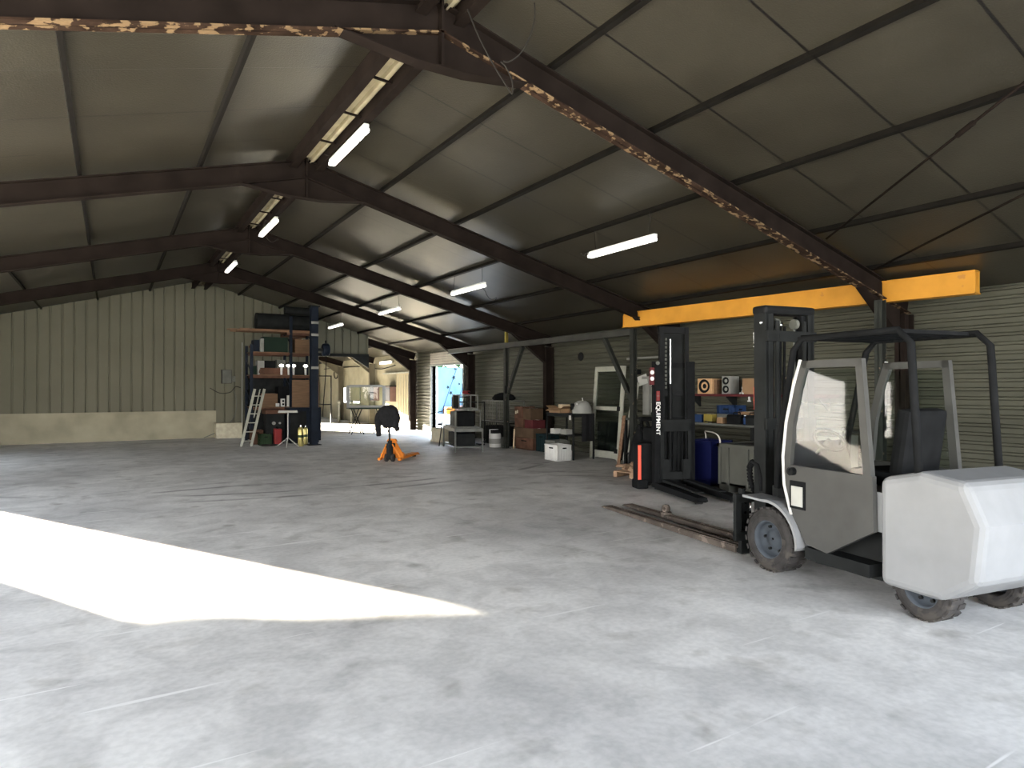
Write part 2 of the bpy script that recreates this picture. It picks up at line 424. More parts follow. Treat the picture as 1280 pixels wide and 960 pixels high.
# pale sliding door in the far bay
g = MB(); g.b2((XR-.07, 24.35, .02), (XR-.01, 26.0, 2.25)); d2 = struct(g.build('door_2', 'pale_door'))
g = MB()
for k in range(6): g.b2((XR-.085, 24.4+k*.27, .05), (XR-.07, 24.42+k*.27, 2.2))
g.build('door_rib', 'offwhite', d2)
g = MB(); g.b2((XR-.12, 24.2, 2.25), (XR-.01, 27.5, 2.31)); g.build('door_track', 'offwhite', d2)
# hatch window with a loose board standing in it
g = MB()
for lo, hi in (((XR-.03, 30.85, .85), (XR+.13, 33.95, .90)), ((XR-.03, 30.85, 1.66), (XR+.13, 33.95, 1.72)), ((XR-.03, 30.85, .9), (XR+.13, 30.9, 1.66)), ((XR-.03, 33.9, .9), (XR+.13, 33.95, 1.66))): g.b2(lo, hi)
w1 = struct(g.build('window_1', 'offwhite'))
g = MB(); g.b2((XR+.03, 31.05, .99), (XR+.06, 33.25, 1.66)); g.build('shutter_board', 'pale_wall', w1)

# ------------------------------------------------------------------ steel frames
def frame(y, label, flange='steel_frame'):
    o = thing('portal_frame', label, 'steel frame', (0, y, 0), 0, 'steel portal frames')
    for sgn in (1, -1):
        xw = XR-.04 if sgn > 0 else XL+.04
        g = MB(); cx = xw - sgn*.15
        g.ibeam((cx, 0, 0), (cx, 0, roof_z(cx)-.35), .26, .15, (0, 1, 0), .016)
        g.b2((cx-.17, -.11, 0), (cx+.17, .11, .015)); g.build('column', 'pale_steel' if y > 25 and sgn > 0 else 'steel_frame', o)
        g = MB()
        xe = X0 + sgn*0.0; x1 = xw - sgn*.05; dpt = .27
        za, zb = roof_z(X0)-.03-dpt/2-.10, roof_z(x1)-.03-dpt/2-.02
        dirv = Vector((x1-xe, 0, zb-za)).normalized()
        g.ibeam((xe, 0, za), (x1, 0, zb), dpt, .14, (0, 1, 0), .016, 0, 1)
        g.build('rafter', ['steel_frame', flange], o)
        g = MB()                                            # knee haunch and apex haunch
        def zu(x): return za + (zb-za)*(x-xe)/(x1-xe) - dpt/2
        xh = x1 - sgn*1.25
        g.prism([(xh, zu(xh)), (x1-sgn*.23, zu(x1-sgn*.23)), (x1-sgn*.23, zu(x1)-.42)], 'y', -.006, .006)
        g.bar((xh, 0, zu(xh)-.004), (x1-sgn*.23, 0, zu(x1)-.42), .14, .016)
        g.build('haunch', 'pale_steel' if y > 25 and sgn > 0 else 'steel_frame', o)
    g = MB(); zz = roof_z(X0)-.03-.27-.10
    g.prism([(X0-.95, zz-.19), (X0-.3, zz-.30), (X0+.3, zz-.30), (X0+.95, zz-.19), (X0, zz+.06)], 'y', -.006, .006)
    g.bar((X0-.95, 0, zz-.22), (X0-.25, 0, zz-.30), .14, .014); g.bar((X0-.25, 0, zz-.30), (X0+.25, 0, zz-.30), .14, .014); g.bar((X0+.25, 0, zz-.30), (X0+.95, 0, zz-.22), .14, .014)
    g.b2((X0-.012, -.07, zz-.29), (X0+.012, .07, zz+.30)); g.build('apex_plate', 'steel_frame', o)
    return o
FY = [5.25, 9.9, 14.6, 19.1, 23.98, 28.7, 33.4, 38.1]
words = ['nearest dark red-brown steel roof frame with rust flaking off its lower flange',
         'second steel roof frame, meeting the ridge beside the largest lit tube',
         'third steel roof frame, its column standing behind the pile of red and brown boxes',
         'fourth steel roof frame, its column beside the open door with the blue wall outside',
         'steel roof frame standing right at the vertical-sheet partition',
         'steel roof frame over the pale far bay, first beyond the partition',
         'steel roof frame deep in the pale far bay, second beyond the partition',
         'last steel roof frame next to the far end wall']
for y, w in zip(FY, words): frame(y, w, 'rust_flange' if y < 6 else 'steel_frame')

# ------------------------------------------------------------------ purlins and ridge
def purlin(x, label, y0=YN+.02, y1=YF-.02, w=.05, h=.09):
    g = MB(); z = roof_z(x)-h/2-.004
    R = Matrix.Rotation(math.atan(B_)*(1 if x > X0 else -1), 4, 'Y')
    g.box((0, (y0+y1)/2, 0), (w, y1-y0, h), R); g.box((w*.35, (y0+y1)/2, -h*.42), (w, y1-y0, .012), R)
    o = g.build('purlin', 'purlin', None, (x, 0, z)); tag(o, label, 'purlin', 'roof purlins'); return o
for x, w in ((3.69, 'first below the ridge on the right slope'), (5.02, 'second below the ridge on the right slope'),
             (6.34, 'third below the ridge on the right slope'), (7.84, 'fourth below the ridge on the right slope'),
             (9.14, 'fifth below the ridge, lowest one above the right wall'),
             (1.05, 'first below the ridge on the left slope'), (-.35, 'second below the ridge on the left slope'),
             (-1.75, 'third below the ridge on the left slope'), (-3.15, 'fourth below the ridge on the left slope'), (-4.55, 'lowest one of the left slope')):
    purlin(x, 'thin dark steel purlin, '+w, h=.06, w=.036)
o = thing('ridge_beam', 'pale wooden ridge strip between two dark steel rails at the roof peak', 'ridge beam', (X0, 0, 0))
g = MB(); g.b2((-.15, YN+.02, roof_z(X0)-.10), (.15, YF-.02, roof_z(X0)-.07)); g.b2((.05, YN+.02, roof_z(X0)-.16), (.09, YF-.02, roof_z(X0)-.10)); g.build('ridge_board', 'ridge_wood', o)
for sg in (-1, 1):
    g = MB(); x = sg*.185
    g.b2((x-.03, YN+.02, roof_z(X0)-.26), (x+.03, YF-.02, roof_z(X0)-.06)); g.b2((x-.05, YN+.02, roof_z(X0)-.27), (x+.05, YF-.02, roof_z(X0)-.255)); g.build('ridge_rail', 'steel_frame', o)
g = MB()
yy = -.6
while yy < 39:
    g.bar((-.16, yy, roof_z(X0)-.17), (.16, yy+.05, roof_z(X0)-.17), .03, .02); yy += 1.05
g.build('spacer', 'steel_frame', o)
# wind bracing rod in the first bay, on the right
def rod(p0, p1, label):
    g = MB(); g.tube([p0, p1], .014, 6); m = (Vector(p0)+Vector(p1))/2
    g.cyl(Vector(p0)+(Vector(p1)-Vector(p0))*.48, Vector(p0)+(Vector(p1)-Vector(p0))*.52, .025, 8)
    tag(g.build('bracing_rod', 'steel_frame'), label, 'bracing rod', 'wind bracing rods')
rod((7.9, 5.05, roof_z(7.9)-.13), (5.1, .6, roof_z(5.1)-.13), 'thin diagonal bracing rod crossing the first roof bay beside the nearest frame')
rod((9.0, 5.05, roof_z(9.0)-.13), (6.4, .2, roof_z(6.4)-.13), 'thin diagonal bracing rod lower down, near the right wall end of the nearest frame')

# ------------------------------------------------------------------ hanging tube lamps
def squig(g, p, n, amp, drop, seed, r=.006):
    rnd = random.Random(seed); pts = [Vector(p)]
    for k in range(n):
        a = rnd.uniform(0, 2*PI)
        pts.append(pts[-1] + Vector((amp*math.cos(a), amp*math.sin(a)*.6, -drop/n + rnd.uniform(-amp, amp)*.7)))
    q = []
    for i in range(len(pts)-1):                    # Catmull-Rom
        p0, p1, p2, p3 = pts[max(i-1,0)], pts[i], pts[i+1], pts[min(i+2, len(pts)-1)]
        for s in range(5):
            t = s/5; q.append(.5*((2*p1)+(p2-p0)*t+(2*p0-5*p1+4*p2-p3)*t*t+(3*p1-p0-3*p2+p3)*t**3))
    q.append(pts[-1]); g.tube(q, r, 5)
def lamp(x, y, z, L, label, seed, tilt=0):
    o = thing('tube_lamp', label, 'lamp', (x, y, z), 0, 'hanging tube lamps')
    o.rotation_euler = (tilt, 0, 0)
    g = MB(); g.box((0,0,.035), (.07, L, .05), bev=.012); g.build('lamp_housing', 'lamp_body', o)
    g = MB(); g.box((0,0,-.012), (.095, L-.02, .05), bev=.022); g.build('diffuser', 'lamp_glow', o)
    top = (roof_z(X0)-.275 if abs(x-X0) < .5 else roof_z(x)-.075) - z
    for sg in (-1, 1):
        g = MB(); squig(g, (0, sg*(L/2-.12), top), 3, .015, top-.05, seed+sg, .004); g.build('suspension_wire', 'cable', o)
    g = MB(); squig(g, (.02, L/2-.02, .06), 6, .09, .05, seed+9, .0055); g.build('lamp_cable', 'cable', o)
    g = MB(); squig(g, (0, -L/2+.12, -.03), 6, .08, .16, seed+13, .0055); g.build('lamp_cable', 'cable', o)
    return o
row = 'lit white tube lamp under the right slope, '
lamp(6.3, 7.23, 3.69, 1.45, row+'nearest and largest of that row', 1)
lamp(6.3, 11.98, 3.69, 1.45, row+'second nearest of that row', 2)
lamp(6.3, 16.45, 3.69, 1.45, row+'third nearest of that row', 3)
lamp(6.3, 21.3, 3.69, 1.45, row+'farthest of that row', 4)
lamp(2.65, 8.43, 4.82, 1.5, 'largest lit white tube lamp, hanging under the ridge before the second frame', 5)
lamp(2.65, 13.5, 4.82, 1.5, 'second largest lit white tube lamp, hanging under the ridge', 6)
lamp(2.65, 18.2, 4.78, 1.5, 'small lit tube lamp under the ridge, farthest of the ridge row', 7)
o = thing('wall_lamp', 'short lit lamp high on the pale wall of the far bay', 'lamp', (XR-.09, 27.2, 2.77))
g = MB(); g.box((.045,0,.0), (.08, 1.3, .12), bev=.01); g.build('lamp_housing', 'lamp_body', o)
g = MB(); g.box((-.02,0,-.01), (.06, 1.26, .12), bev=.02); g.build('diffuser', 'lamp_glow', o)

# loose cables
def cable(pts, r, label, name='hanging_cable', m='cable'):
    pts = [Vector(p) for p in pts]; q = []
    for i in range(len(pts)-1):
        p0, p1, p2, p3 = pts[max(i-1,0)], pts[i], pts[i+1], pts[min(i+2, len(pts)-1)]
        for s in range(8):
            t = s/8; q.append(.5*((2*p1)+(p2-p0)*t+(2*p0-5*p1+4*p2-p3)*t*t+(3*p1-p0-3*p2+p3)*t**3))
    q.append(pts[-1]); g = MB(); g.tube(q, r, 6)
    return tag(g.build(name, m), label, 'cable')
D = 5.6
cable([at(584,10,D), at(600,48,D), at(618,82,D), at(634,108,D), at(640,116,D), at(640,100,D), at(632,82,D), at(626,76,D)], .007, 'dark loose cable hanging from the nearest roof frame with a hooked end')
cable([at(668,2,5.2), at(668,22,5.2), at(662,45,5.2), at(650,66,5.2), at(636,76,5.2), at(629,75,5.2)], .006, 'thin dark cable looping down beside the nearest roof frame')
cable([at(465,44,7.6), at(467,70,7.8), at(470,100,8.0), at(468,125,8.0), at(458,148,8.0)], .006, 'thin cable hanging from the ridge down to the largest tube lamp')
cable([at(451,84,7.4), at(462,58,7.1), at(463,86,7.3), at(470,100,7.3), at(464,60,7.1), at(488,44,6.6), at(495,22,6.3)], .008, 'tangled dark cable strung along the wooden ridge strip')
# ------------------------------------------------------------------ crane rail, posts, yellow beam
RX = 9.24
def post(y, top, label, by=None):
    o = thing('rail_post', label, 'post', (RX, y, 0), 0, 'posts under the crane rail')
    g = MB(); g.ibeam((0,0,.012), (0,0,top), .11, .11, (0,1,0), .01); g.b2((-.1,-.1,0), (.1,.1,.014)); g.build('post', 'post_steel', o)
    if by is not None:
        g = MB(); g.bar((0, by*.05, 1.42), (0, by, 2.73), .07, .07); g.bar((-.05, by*.05, 1.42), (-.05, by, 2.73), .012, .09); g.build('brace', 'post_steel', o)
    return o
p = post(15.3, 2.745, 'dark steel rail post with a diagonal brace, standing beside the white drum', -.85)
g = MB(); g.b2((-.035,-.04,2.90), (.035,.03,3.2)); g.build('top_stub', 'yellow', p)
g = MB(); g.b2((-.07,-.14,1.50), (.05,-.03,1.72)); g.build('switch_box', 'black', p)
post(10.2, 2.888, 'dark steel rail post with a diagonal brace, under the end of the yellow beam', .9)
post(5.1, 2.888, 'dark steel rail post behind the forklift, carrying the near end of the yellow beam')
g = MB(); g.ibeam((RX, 18.9, 2.82), (RX, 10.27, 2.82), .14, .10, (1,0,0), .012); tag(g.build('crane_rail', 'rail_grey'), 'long grey steel rail running along the right wall on dark posts', 'rail')
ya, yb = Vector((9.12, 10.28, 0)), Vector((9.75, 4.1, 0))
dr = (yb-ya); L = dr.length; ang = math.atan2(dr.y, dr.x)
o = thing('yellow_crane_beam', 'long yellow painted steel beam lying on the rail posts above the black stacker', 'beam', (ya.x, ya.y, 2.895), ang)
g = MB(); hh = .31
g.b2((0,-.11,0), (L,.11,.018)); g.b2((0.12,-.09,hh-.018), (L,.09,hh)); g.b2((0,-.075,.018), (L,-.06,hh-.018)); g.b2((0,.06,.018), (L,.075,hh-.018))
g.build('box_girder', 'yellow_beam', o)
g = MB(); g.b2((-.012,-.09,.02), (0,.09,hh-.05)); g.b2((-.01,-.13,.0), (.12,.13,.012)); g.build('end_plate', 'yellow_beam', o)

# ------------------------------------------------------------------ forklift
def wheel(parent, c, r, w, name='wheel', treads=22, side=1):
    g = MB(); h = w/2
    g.lathe([(r*.60,-h), (r*.62,-h*1.02), (r*.86,-h), (r*.97,-h*.82), (r,-h*.6), (r,h*.6), (r*.97,h*.82), (r*.86,h), (r*.62,h*1.02), (r*.60,h), (r*.60,-h)], (0,0,0), 'y', 40)
    for s in (-1, 1):
        for k in range(treads):
            a = 2*PI*(k+.5*(s>0))/treads
            R = Matrix.Rotation(-a, 4, 'Y')
            g.box(R @ Vector((r*.985, s*h*.55, 0)), (r*.06, h*.85, 2*PI*r/treads*.55), R)
        for q in (.70, .78):
            g.lathe([(r*q, s*h*1.03), (r*(q+.015), s*h*1.06), (r*(q+.03), s*h*1.03)], (0,0,0), 'y', 40)
    o = g.build(name, 'black_rubber', parent, c)
    g = MB()
    g.lathe([(r*.61,-h*.96), (r*.61,h*.96), (r*.56,h*.93), (r*.53,h*.5), (r*.50,h*.05), (r*.30,h*.05), (r*.28,h*.35), (.01,h*.38)] if side > 0 else
            [(r*.61,h*.96), (r*.61,-h*.96), (r*.56,-h*.93), (r*.53,-h*.5), (r*.50,-h*.05), (r*.30,-h*.05), (r*.28,-h*.35), (.01,-h*.38)], (0,0,0), 'y', 36)
    g.build('rim', 'rim', o)
    g = MB()
    for k in range(6):
        a = 2*PI*k/6; p = Vector((r*.40*math.cos(a), side*h*.05, r*.40*math.sin(a))); g.cyl(p, p+Vector((0, side*.022, 0)), .014, 6)
    g.build('wheel_nut', 'dark_steel', o)
    return o
FL = thing('forklift', 'grey and white forklift with long rusty forks lowered to the floor, at the right', 'forklift', (5.59, 3.71, 0), math.radians(80.2))
R_ = .285
wheel(FL, (0, .45, R_), R_, .20); wheel(FL, (0, -.45, R_), R_, .20, side=-1)
wheel(FL, (-1.38, .38, .22), .22, .16, 'rear_wheel', 18); wheel(FL, (-1.38, -.38, .22), .22, .16, 'rear_wheel', 18, -1)
g = MB(); g.cyl((0,-.36,R_), (0,.36,R_), .07, 14); g.b2((-.12,-.28,.14), (.14,.28,.46)); g.build('front_axle', 'dark_steel', FL)
g = MB()                                                    # chassis side profile
g.prism([(-1.15,.16), (-.34,.14), (-.34,.50), (-.22,.60), (.16,.60), (.16,.74), (-.30,.74), (-.55,.62), (-1.15,.62)], 'y', -.34, .34)
g.b2((-1.0,.34,.20), (-.38,.50,.30)); g.b2((-1.0,-.50,.20), (-.38,-.34,.30))
g.build('chassis', 'dark_steel', FL)
for s in (1, -1):                                           # fenders over the front wheels
    g = MB()
    arc = [(.36*math.cos(t), R_+.36*math.sin(t)) for t in [math.radians(a) for a in range(70, 186, 10)]]
    inn = [(.335*math.cos(t), R_+.335*math.sin(t)) for t in [math.radians(a) for a in range(185, 65, -10)]]
    arc[0] = (.30, R_+.36); inn[-1] = (.30, R_+.338)
    g.prism(arc+inn, 'y', s*.33, s*.57); g.build('fender', 'machine_grey', FL)
# cab side: grey panel with a pale curved front edge and an inset window
pan = [(-.24,.57), (-.17,.80), (-.16,1.05), (-.20,1.35), (-.28,1.66), (-.36,1.88), (-.95,1.90), (-1.02,1.2), (-1.05,.56), (-.62,.30), (-.40,.33)]
for s in (1, -1):
    g = MB(); y0, y1 = s*.47, s*.515
    hole = (-.66, -.34, .60, .80)
    lower = [(-.24,.57), (-.17,.80), (-.16,.98), (-1.04,.98), (-1.05,.56), (-.62,.30), (-.40,.33)]
    g.prism(lower, 'y', y0, y1); g.build('side_panel', 'cab_grey', FL)
    g = MB(); g.prism([(-.16,.98), (-.20,1.35), (-.28,1.66), (-.36,1.88), (-.43,1.88), (-.35,1.66), (-.27,1.35), (-.23,.98)], 'y', y0, y1)
    g.prism([(-.95,1.88), (-.89,1.88), (-.96,.98), (-1.03,.98)], 'y', y0, y1); g.prism([(-.36,1.88), (-.95,1.88), (-.95,1.82), (-.37,1.82)], 'y', y0, y1)
    g.build('cab_frame', 'cab_grey', FL)
    g = MB(); g.prism([(-.25,.985), (-.29,1.35), (-.38,1.80), (-.93,1.80), (-.99,.985)], 'y', s*.488, s*.494); g.build('cab_glass', 'glass', FL)
    g = MB(); e = [(-.245,.55), (-.165,.80), (-.152,1.05), (-.19,1.35), (-.27,1.66), (-.35,1.89)]
    g.tube([(x, s*.515, z) for x, z in e], .014, 8); g.build('edge_trim', 'white_plastic', FL)
    g = MB(); g.box((-.32, s*.518, .73), (.17, .012, .24), bev=.005); w = g.build('step_light_frame', 'black', FL)
    g = MB(); g.box((-.32, s*.527, .72), (.12, .01, .17)); g.build('step_light_glass', 'white_paint', w)
    g = MB(); g.cyl((-.27, s*.515, .93), (-.27, s*.56, .93), .035, 14); g.cyl((-.27, s*.56, .945), (-.27, s*.575, .945), .012, 10); g.build('round_lamp', 'black_gloss', FL)
g = MB()                                                    # counterweight
g.prism([(-1.08,.18), (-1.55,.18), (-1.80,.36), (-1.84,.75), (-1.72,1.02), (-1.40,1.06), (-1.08,.98)], 'y', -.50, .50)
cw = g.build('counterweight', 'machine_grey', FL)
bv = cw.modifiers.new('b', 'BEVEL'); bv.width = .06; bv.segments = 3
g = MB(); g.b2((-1.08,-.46,.56), (-.55,.46,.86)); g.build('engine_hood', 'machine_grey', FL)
g = MB(); g.box((-.80,0,.93), (.44,.46,.12), bev=.04); g.box((-1.03,0,1.22), (.12,.44,.54), Matrix.Rotation(-.15,4,'Y'), bev=.04); g.build('seat', 'black', FL)
g = MB(); g.prism([(.06,.60), (.10,1.12), (-.02,1.16), (-.10,.95), (-.14,.60)], 'y', -.36, .36); g.build('dashboard', 'black', FL)
g = MB()
pts = [(-.20+.16*math.cos(t)*.5, .16*math.sin(t)+.02, 1.18+.16*math.cos(t)*.55) for t in [2*PI*k/20 for k in range(21)]]
g.tube(pts, .013, 8); g.cyl((-.20,.02,1.18), (-.06,.02,1.05), .02, 10); g.build('steering_wheel', 'black', FL)
g = MB()
for k in range(2): g.cyl((-.10,-.22-.05*k,1.12), (-.14,-.22-.05*k,1.26), .008, 8); g.sphere((-.14,-.22-.05*k,1.27), .02)
g.build('lever', 'black', FL)
g = MB()                                                    # overhead guard
for s in (1, -1):
    g.tube([(.02, s*.42, .74), (-.02, s*.42, 1.2), (-.20, s*.44, 1.98), (-.30, s*.44, 2.08), (-1.20, s*.44, 2.08), (-1.30, s*.44, 1.98), (-1.36, s*.44, 1.0)], .028, 8)
for k in range(9): g.bar((-.26-k*.11, -.44, 2.08), (-.26-k*.11, .44, 2.08), .03, .03)
g.build('overhead_guard', 'black', FL)
# mast
g = MB()
for s in (1, -1):
    y = s*.29
    g.b2((.28, y-.02, .06), (.43, y+.02, 2.38)); g.b2((.28, y-s*.07-.01, .06), (.30, y, 2.38)); g.b2((.41, y-s*.07, .06), (.43, y, 2.38))
g.b2((.26,-.31,.06), (.30,.31,.20)); g.b2((.26,-.31,1.25), (.30,.31,1.36)); g.b2((.25,-.31,2.10), (.29,.31,2.20))
g.build('outer_mast', 'dark_steel', FL)
g = MB()
for s in (1, -1):
    y = s*.225
    g.b2((.31, y-.015, .10), (.42, y+.015, 2.40)); g.b2((.31, y-s*.05, .10), (.325, y, 2.40)); g.b2((.405, y-s*.05, .10), (.42, y, 2.40))
g.box((.36,0,2.405), (.18,.64,.085), bev=.03); g.b2((.33,-.23,1.0), (.37,.23,1.08)); g.build('inner_mast', 'black_gloss', FL)
g = MB()
for s in (1, -1): g.cyl((.27, s*.17, .2), (.27, s*.17, 1.3), .035, 14); g.cyl((.27, s*.17, 1.3), (.27, s*.17, 2.30), .022, 12)
g.build('lift_cylinder', 'dark_steel', FL)
g = MB()
for s in (1, -1):
    g.b2((.345, s*.12-.012, .5), (.352, s*.12+.012, 2.3)); g.cyl((.345, s*.12-.02, 2.28), (.345, s*.12+.02, 2.28), .05, 14)
g.build('lift_chain', 'grey_metal', FL)
g = MB(); g.sphere((.33,.31,2.28), .02); g.sphere((.44,.20,2.33), .022); g.sphere((.44,-.04,2.28), .03, (.6,1,1)); g.build('grease_cap', 'chrome', FL)
g = MB()
for k in range(2): g.tube([(.30,.10-.05*k,2.25), (.31,.10-.05*k,1.6), (.34,.10-.05*k,1.0), (.40,.12-.05*k,.62)], .014, 8)
g.build('hydraulic_hose', 'black', FL)
g = MB()                                                    # looped corrugated hose by the carriage
lp = [(.52,.22,.60), (.56,.24,.72), (.54,.27,.86), (.46,.30,.93), (.38,.31,.90), (.34,.31,.78), (.34,.31,.66)]
g.tube(lp, .022, 8)
for i in range(3):
    for t in (.0,.25,.5,.75):
        p = Vector(lp[i]).lerp(Vector(lp[i+1]), t); q = Vector(lp[i]).lerp(Vector(lp[i+1]), t+.1); g.cyl(p, q, .03, 10)
g.build('looped_hose', 'black', FL)
g = MB(); g.box((.505,.0,.57), (.05,.98,.09), bev=.01); g.box((.505,0,.20), (.05,.98,.09), bev=.01)
for y in (-.46,-.16,.16,.46): g.b2((.48,y-.03,.2), (.52,y+.03,.57))
g.box((.505,.40,.62), (.06,.05,.10), bev=.02); g.build('fork_carriage', 'dark_steel', FL)
g = MB()
for y in (.12,.18): 
    for z in (.30,.42,.52): g.cyl((.52,y+.16,z), (.545,y+.16,z), .012, 8)
for y in (.20,.26): g.tube([(.53,y,.53), (.54,y,.45), (.53,y,.34)], .008, 6)
g.build('hose_fitting', 'chrome', FL)
for y, nm in ((.33, 'left'), (.0, 'right')):
    g = MB(); g.b2((.53,y-.05,.045), (.575,y+.05,.60)); g.prism([(.53,.012), (1.62,.02), (1.62,.035), (.53,.055)], 'y', y-.05, y+.05)
    g.b2((.50,y-.05,.58), (.575,y+.05,.62)); f = g.build('fork', 'dark_steel', FL)
    g = MB(); g.prism([(.60,.010), (3.22,.010), (3.28,.016), (3.22,.040), (.60,.075)], 'y', y-.066, y+.066)
    g.prism([(.62,.070), (3.18,.040), (3.18,.046), (.62,.084)], 'y', y-.05, y-.03); g.prism([(.62,.070), (3.18,.040), (3.18,.046), (.62,.084)], 'y', y+.03, y+.05)
    g.build('fork_extension', 'fork_rust', f)
me = text_mesh('STILL', .075); me.materials.append(M['lens_white']); tq = bpy.data.objects.new('lettering', me); C.objects.link(tq); tq.parent = FL
tq.location = (.4315, .285, 2.20); tq.rotation_euler = Matrix(((0,0,1),(0,1,0),(-1,0,0))).to_euler()
g = MB(); g.b2((.4305,.27,1.93), (.432,.30,1.98)); g.build('white_patch', 'paper', FL)
g = MB(); g.b2((.431,.262,1.44), (.434,.310,1.66)); dd = g.build('lower_decal', 'red_orange', FL)
g = MB(); g.b2((.434,.268,1.45), (.4355,.304,1.57)); g.build('decal_text_panel', 'paper', dd)
g = MB(); g.cyl((2.33,-.0,.058), (2.33,0,.085), .07, 14); g.lathe([(.03,.0),(.05,.0),(.055,.03),(.05,.06),(.03,.06),(.03,0)], (2.33,-.03,.125), 'y', 16)
o = g.build('roller_bearing', 'fork_rust', None, None)
Tm = Matrix.Translation((5.59,3.71,0)) @ rotz(math.radians(80.2)); o.matrix_world = Tm; o.location = Tm.translation; o.rotation_euler = (0,0,math.radians(80.2))
tag(o, 'small rusty round bearing resting on the farther long fork on the floor', 'bearing')

# ------------------------------------------------------------------ pedestrian stacker
hd = math.radians(251.5)
ST = thing('electric_stacker', 'tall black electric pallet stacker with white lettering on its mast, beside the blue bin', 'stacker', (7.80, 7.66, 0), hd)
# local: +x towards the legs, -y to the left in the photo
g = MB()
for s in (-1, 1):
    y = s*.31
    g.b2((-.05, y-.045, .05), (.06, y+.045, 2.08)); g.b2((.06, y-s*.10, .05), (.075, y, 2.08))
g.b2((-.06,-.33,1.98), (-.02,.33,2.06)); g.b2((-.06,-.33,.08), (.02,.33,.22)); g.b2((-.06,-.33,1.1), (-.02,.33,1.18)); g.build('outer_mast', 'black', ST)
g = MB()
for s in (-1, 1):
    y = s*.235; g.b2((-.02, y-.02, .10), (.05, y+.02, 2.64)); g.b2((.04, y-s*.05, .10), (.055, y, 2.64))
g.b2((-.04,-.26,2.54), (.04,.26,2.64)); g.b2((-.03,-.24,1.52), (.0,.24,1.60)); g.build('inner_mast', 'black_gloss', ST)
g = MB()
g.b2((-.075,-.26,.25), (-.068,.26,1.95)); g.b2((-.03,-.215,1.6), (-.026,.215,2.54)); g.build('mast_guard', 'dark_steel', ST)
g = MB(); g.cyl((.02,-.06,.3), (.02,-.06,1.72), .03, 14); g.build('lift_cylinder', 'black_gloss', ST)
g = MB(); g.cyl((.02,-.06,1.72), (.02,-.06,2.44), .016, 12); g.build('piston_rod', 'chrome', ST)
g = MB()
for k in range(13): g.box((.02, -.14, 1.66+k*.065), (.02,.03,.04), bev=.006)
g.build('lift_chain', 'grey_metal', ST)
g = MB(); g.b2((.06,-.27,.18), (.10,.27,.30)); g.b2((.06,-.27,.95), (.10,.27,1.14)); g.b2((.06,-.27,.18), (.10,-.21,1.1)); g.b2((.06,.21,.18), (.10,.27,1.1))
g.build('fork_carriage', 'dark_steel', ST)
g = MB()
for k in range(6): g.b2((.085,-.19+k*.072,.32), (.095,-.17+k*.072,.94))
g.build('load_backrest', 'black', ST)
for s in (-1, 1):
    g = MB(); g.prism([(.05,.03), (1.38,.03), (1.45,.06), (1.42,.105), (.05,.13)], 'y', s*.28-.075, s*.28+.075); lg = g.build('straddle_leg', 'black', ST)
    g = MB(); g.cyl((1.32,s*.28-.05,.04), (1.32,s*.28+.05,.04), .04, 14); g.build('load_roller', 'black_rubber', lg)
    g = MB(); g.prism([(.08,.14), (1.18,.135), (1.18,.150), (.08,.185)], 'y', s*.18-.06, s*.18+.06); g.b2((.08,s*.18-.06,.14), (.11,s*.18+.06,.5)); g.build('fork', 'dark_steel', ST)
g = MB(); g.box((-.20,-.44,.42), (.20,.28,.66), bev=.03); g.box((-.42,.02,.42), (.64,.58,.66), bev=.05); g.box((-.50,.02,.86), (.40,.50,.26), bev=.06); g.build('drive_housing', 'black', ST)
g = MB(); g.box((-.16,-.51,.09), (.24,.20,.15), bev=.03); g.build('bumper_foot', 'black', ST)
g = MB(); g.b2((-.101,-.575,.16), (-.085,-.525,.72)); g.build('red_edge_strip', 'red_orange', ST)
g = MB(); g.cyl((-.76,0,.75), (-1.0,0,1.05), .03, 12); g.box((-1.03,0,1.10), (.10,.26,.08), bev=.03); g.build('tiller_arm', 'black', ST)
g = MB()
for s in (-1, 1): g.cyl((-.5,s*.22-.03,.08), (-.5,s*.22+.03,.08), .08, 18)
g.build('drive_wheel', 'black_rubber', ST)
# decal column on the left mast upright: face looks along +x
def tx(body, size, loc, m, parent, roll, facing='x'):
    me = text_mesh(body, size); me.materials.append(M[m]); o = bpy.data.objects.new('lettering', me); C.objects.link(o); o.parent = parent
    # text lies in XY facing +Z. Stand it up to face +x with reading direction downwards
    R = Matrix(((0,0,1),(0 ,1,0),(-1,0,0))).to_4x4()   # x->-z, y->y, z->x
    o.matrix_parent_inverse = Matrix.Identity(4)
    o.location = loc; o.rotation_euler = R.to_euler(); return o
g = MB(); g.b2((.077,-.352,.60), (.083,-.262,2.02)); pl = g.build('mast_cover', 'black', ST)
tx('EQUIPMENT', .098, (.0845,-.307,1.43), 'lens_white', ST, 0)
g = MB(); g.b2((.083,-.335,1.445), (.086,-.278,1.60)); g.build('red_logo', 'red', ST)
g = MB(); g.b2((.083,-.309-.004,1.46), (.0865,-.309+.004,1.585)); g.b2((.083,-.33,1.515), (.0865,-.285,1.53)); g.build('logo_mark', 'pink', ST)
g = MB(); g.b2((.02,-.43,1.70), (.06,-.36,1.98)); cr = g.build('control_box', 'dark_red', ST)
g = MB(); g.cyl((.06,-.40,1.90), (.068,-.40,1.90), .033, 16); g.cyl((.06,-.40,1.80), (.068,-.40,1.80), .033, 16); g.build('round_sticker', 'lens_white', cr)
g = MB(); g.cyl((.07,-.31,2.05), (.09,-.31,2.05), .03, 14); g.build('grey_cap', 'grey_metal', ST)

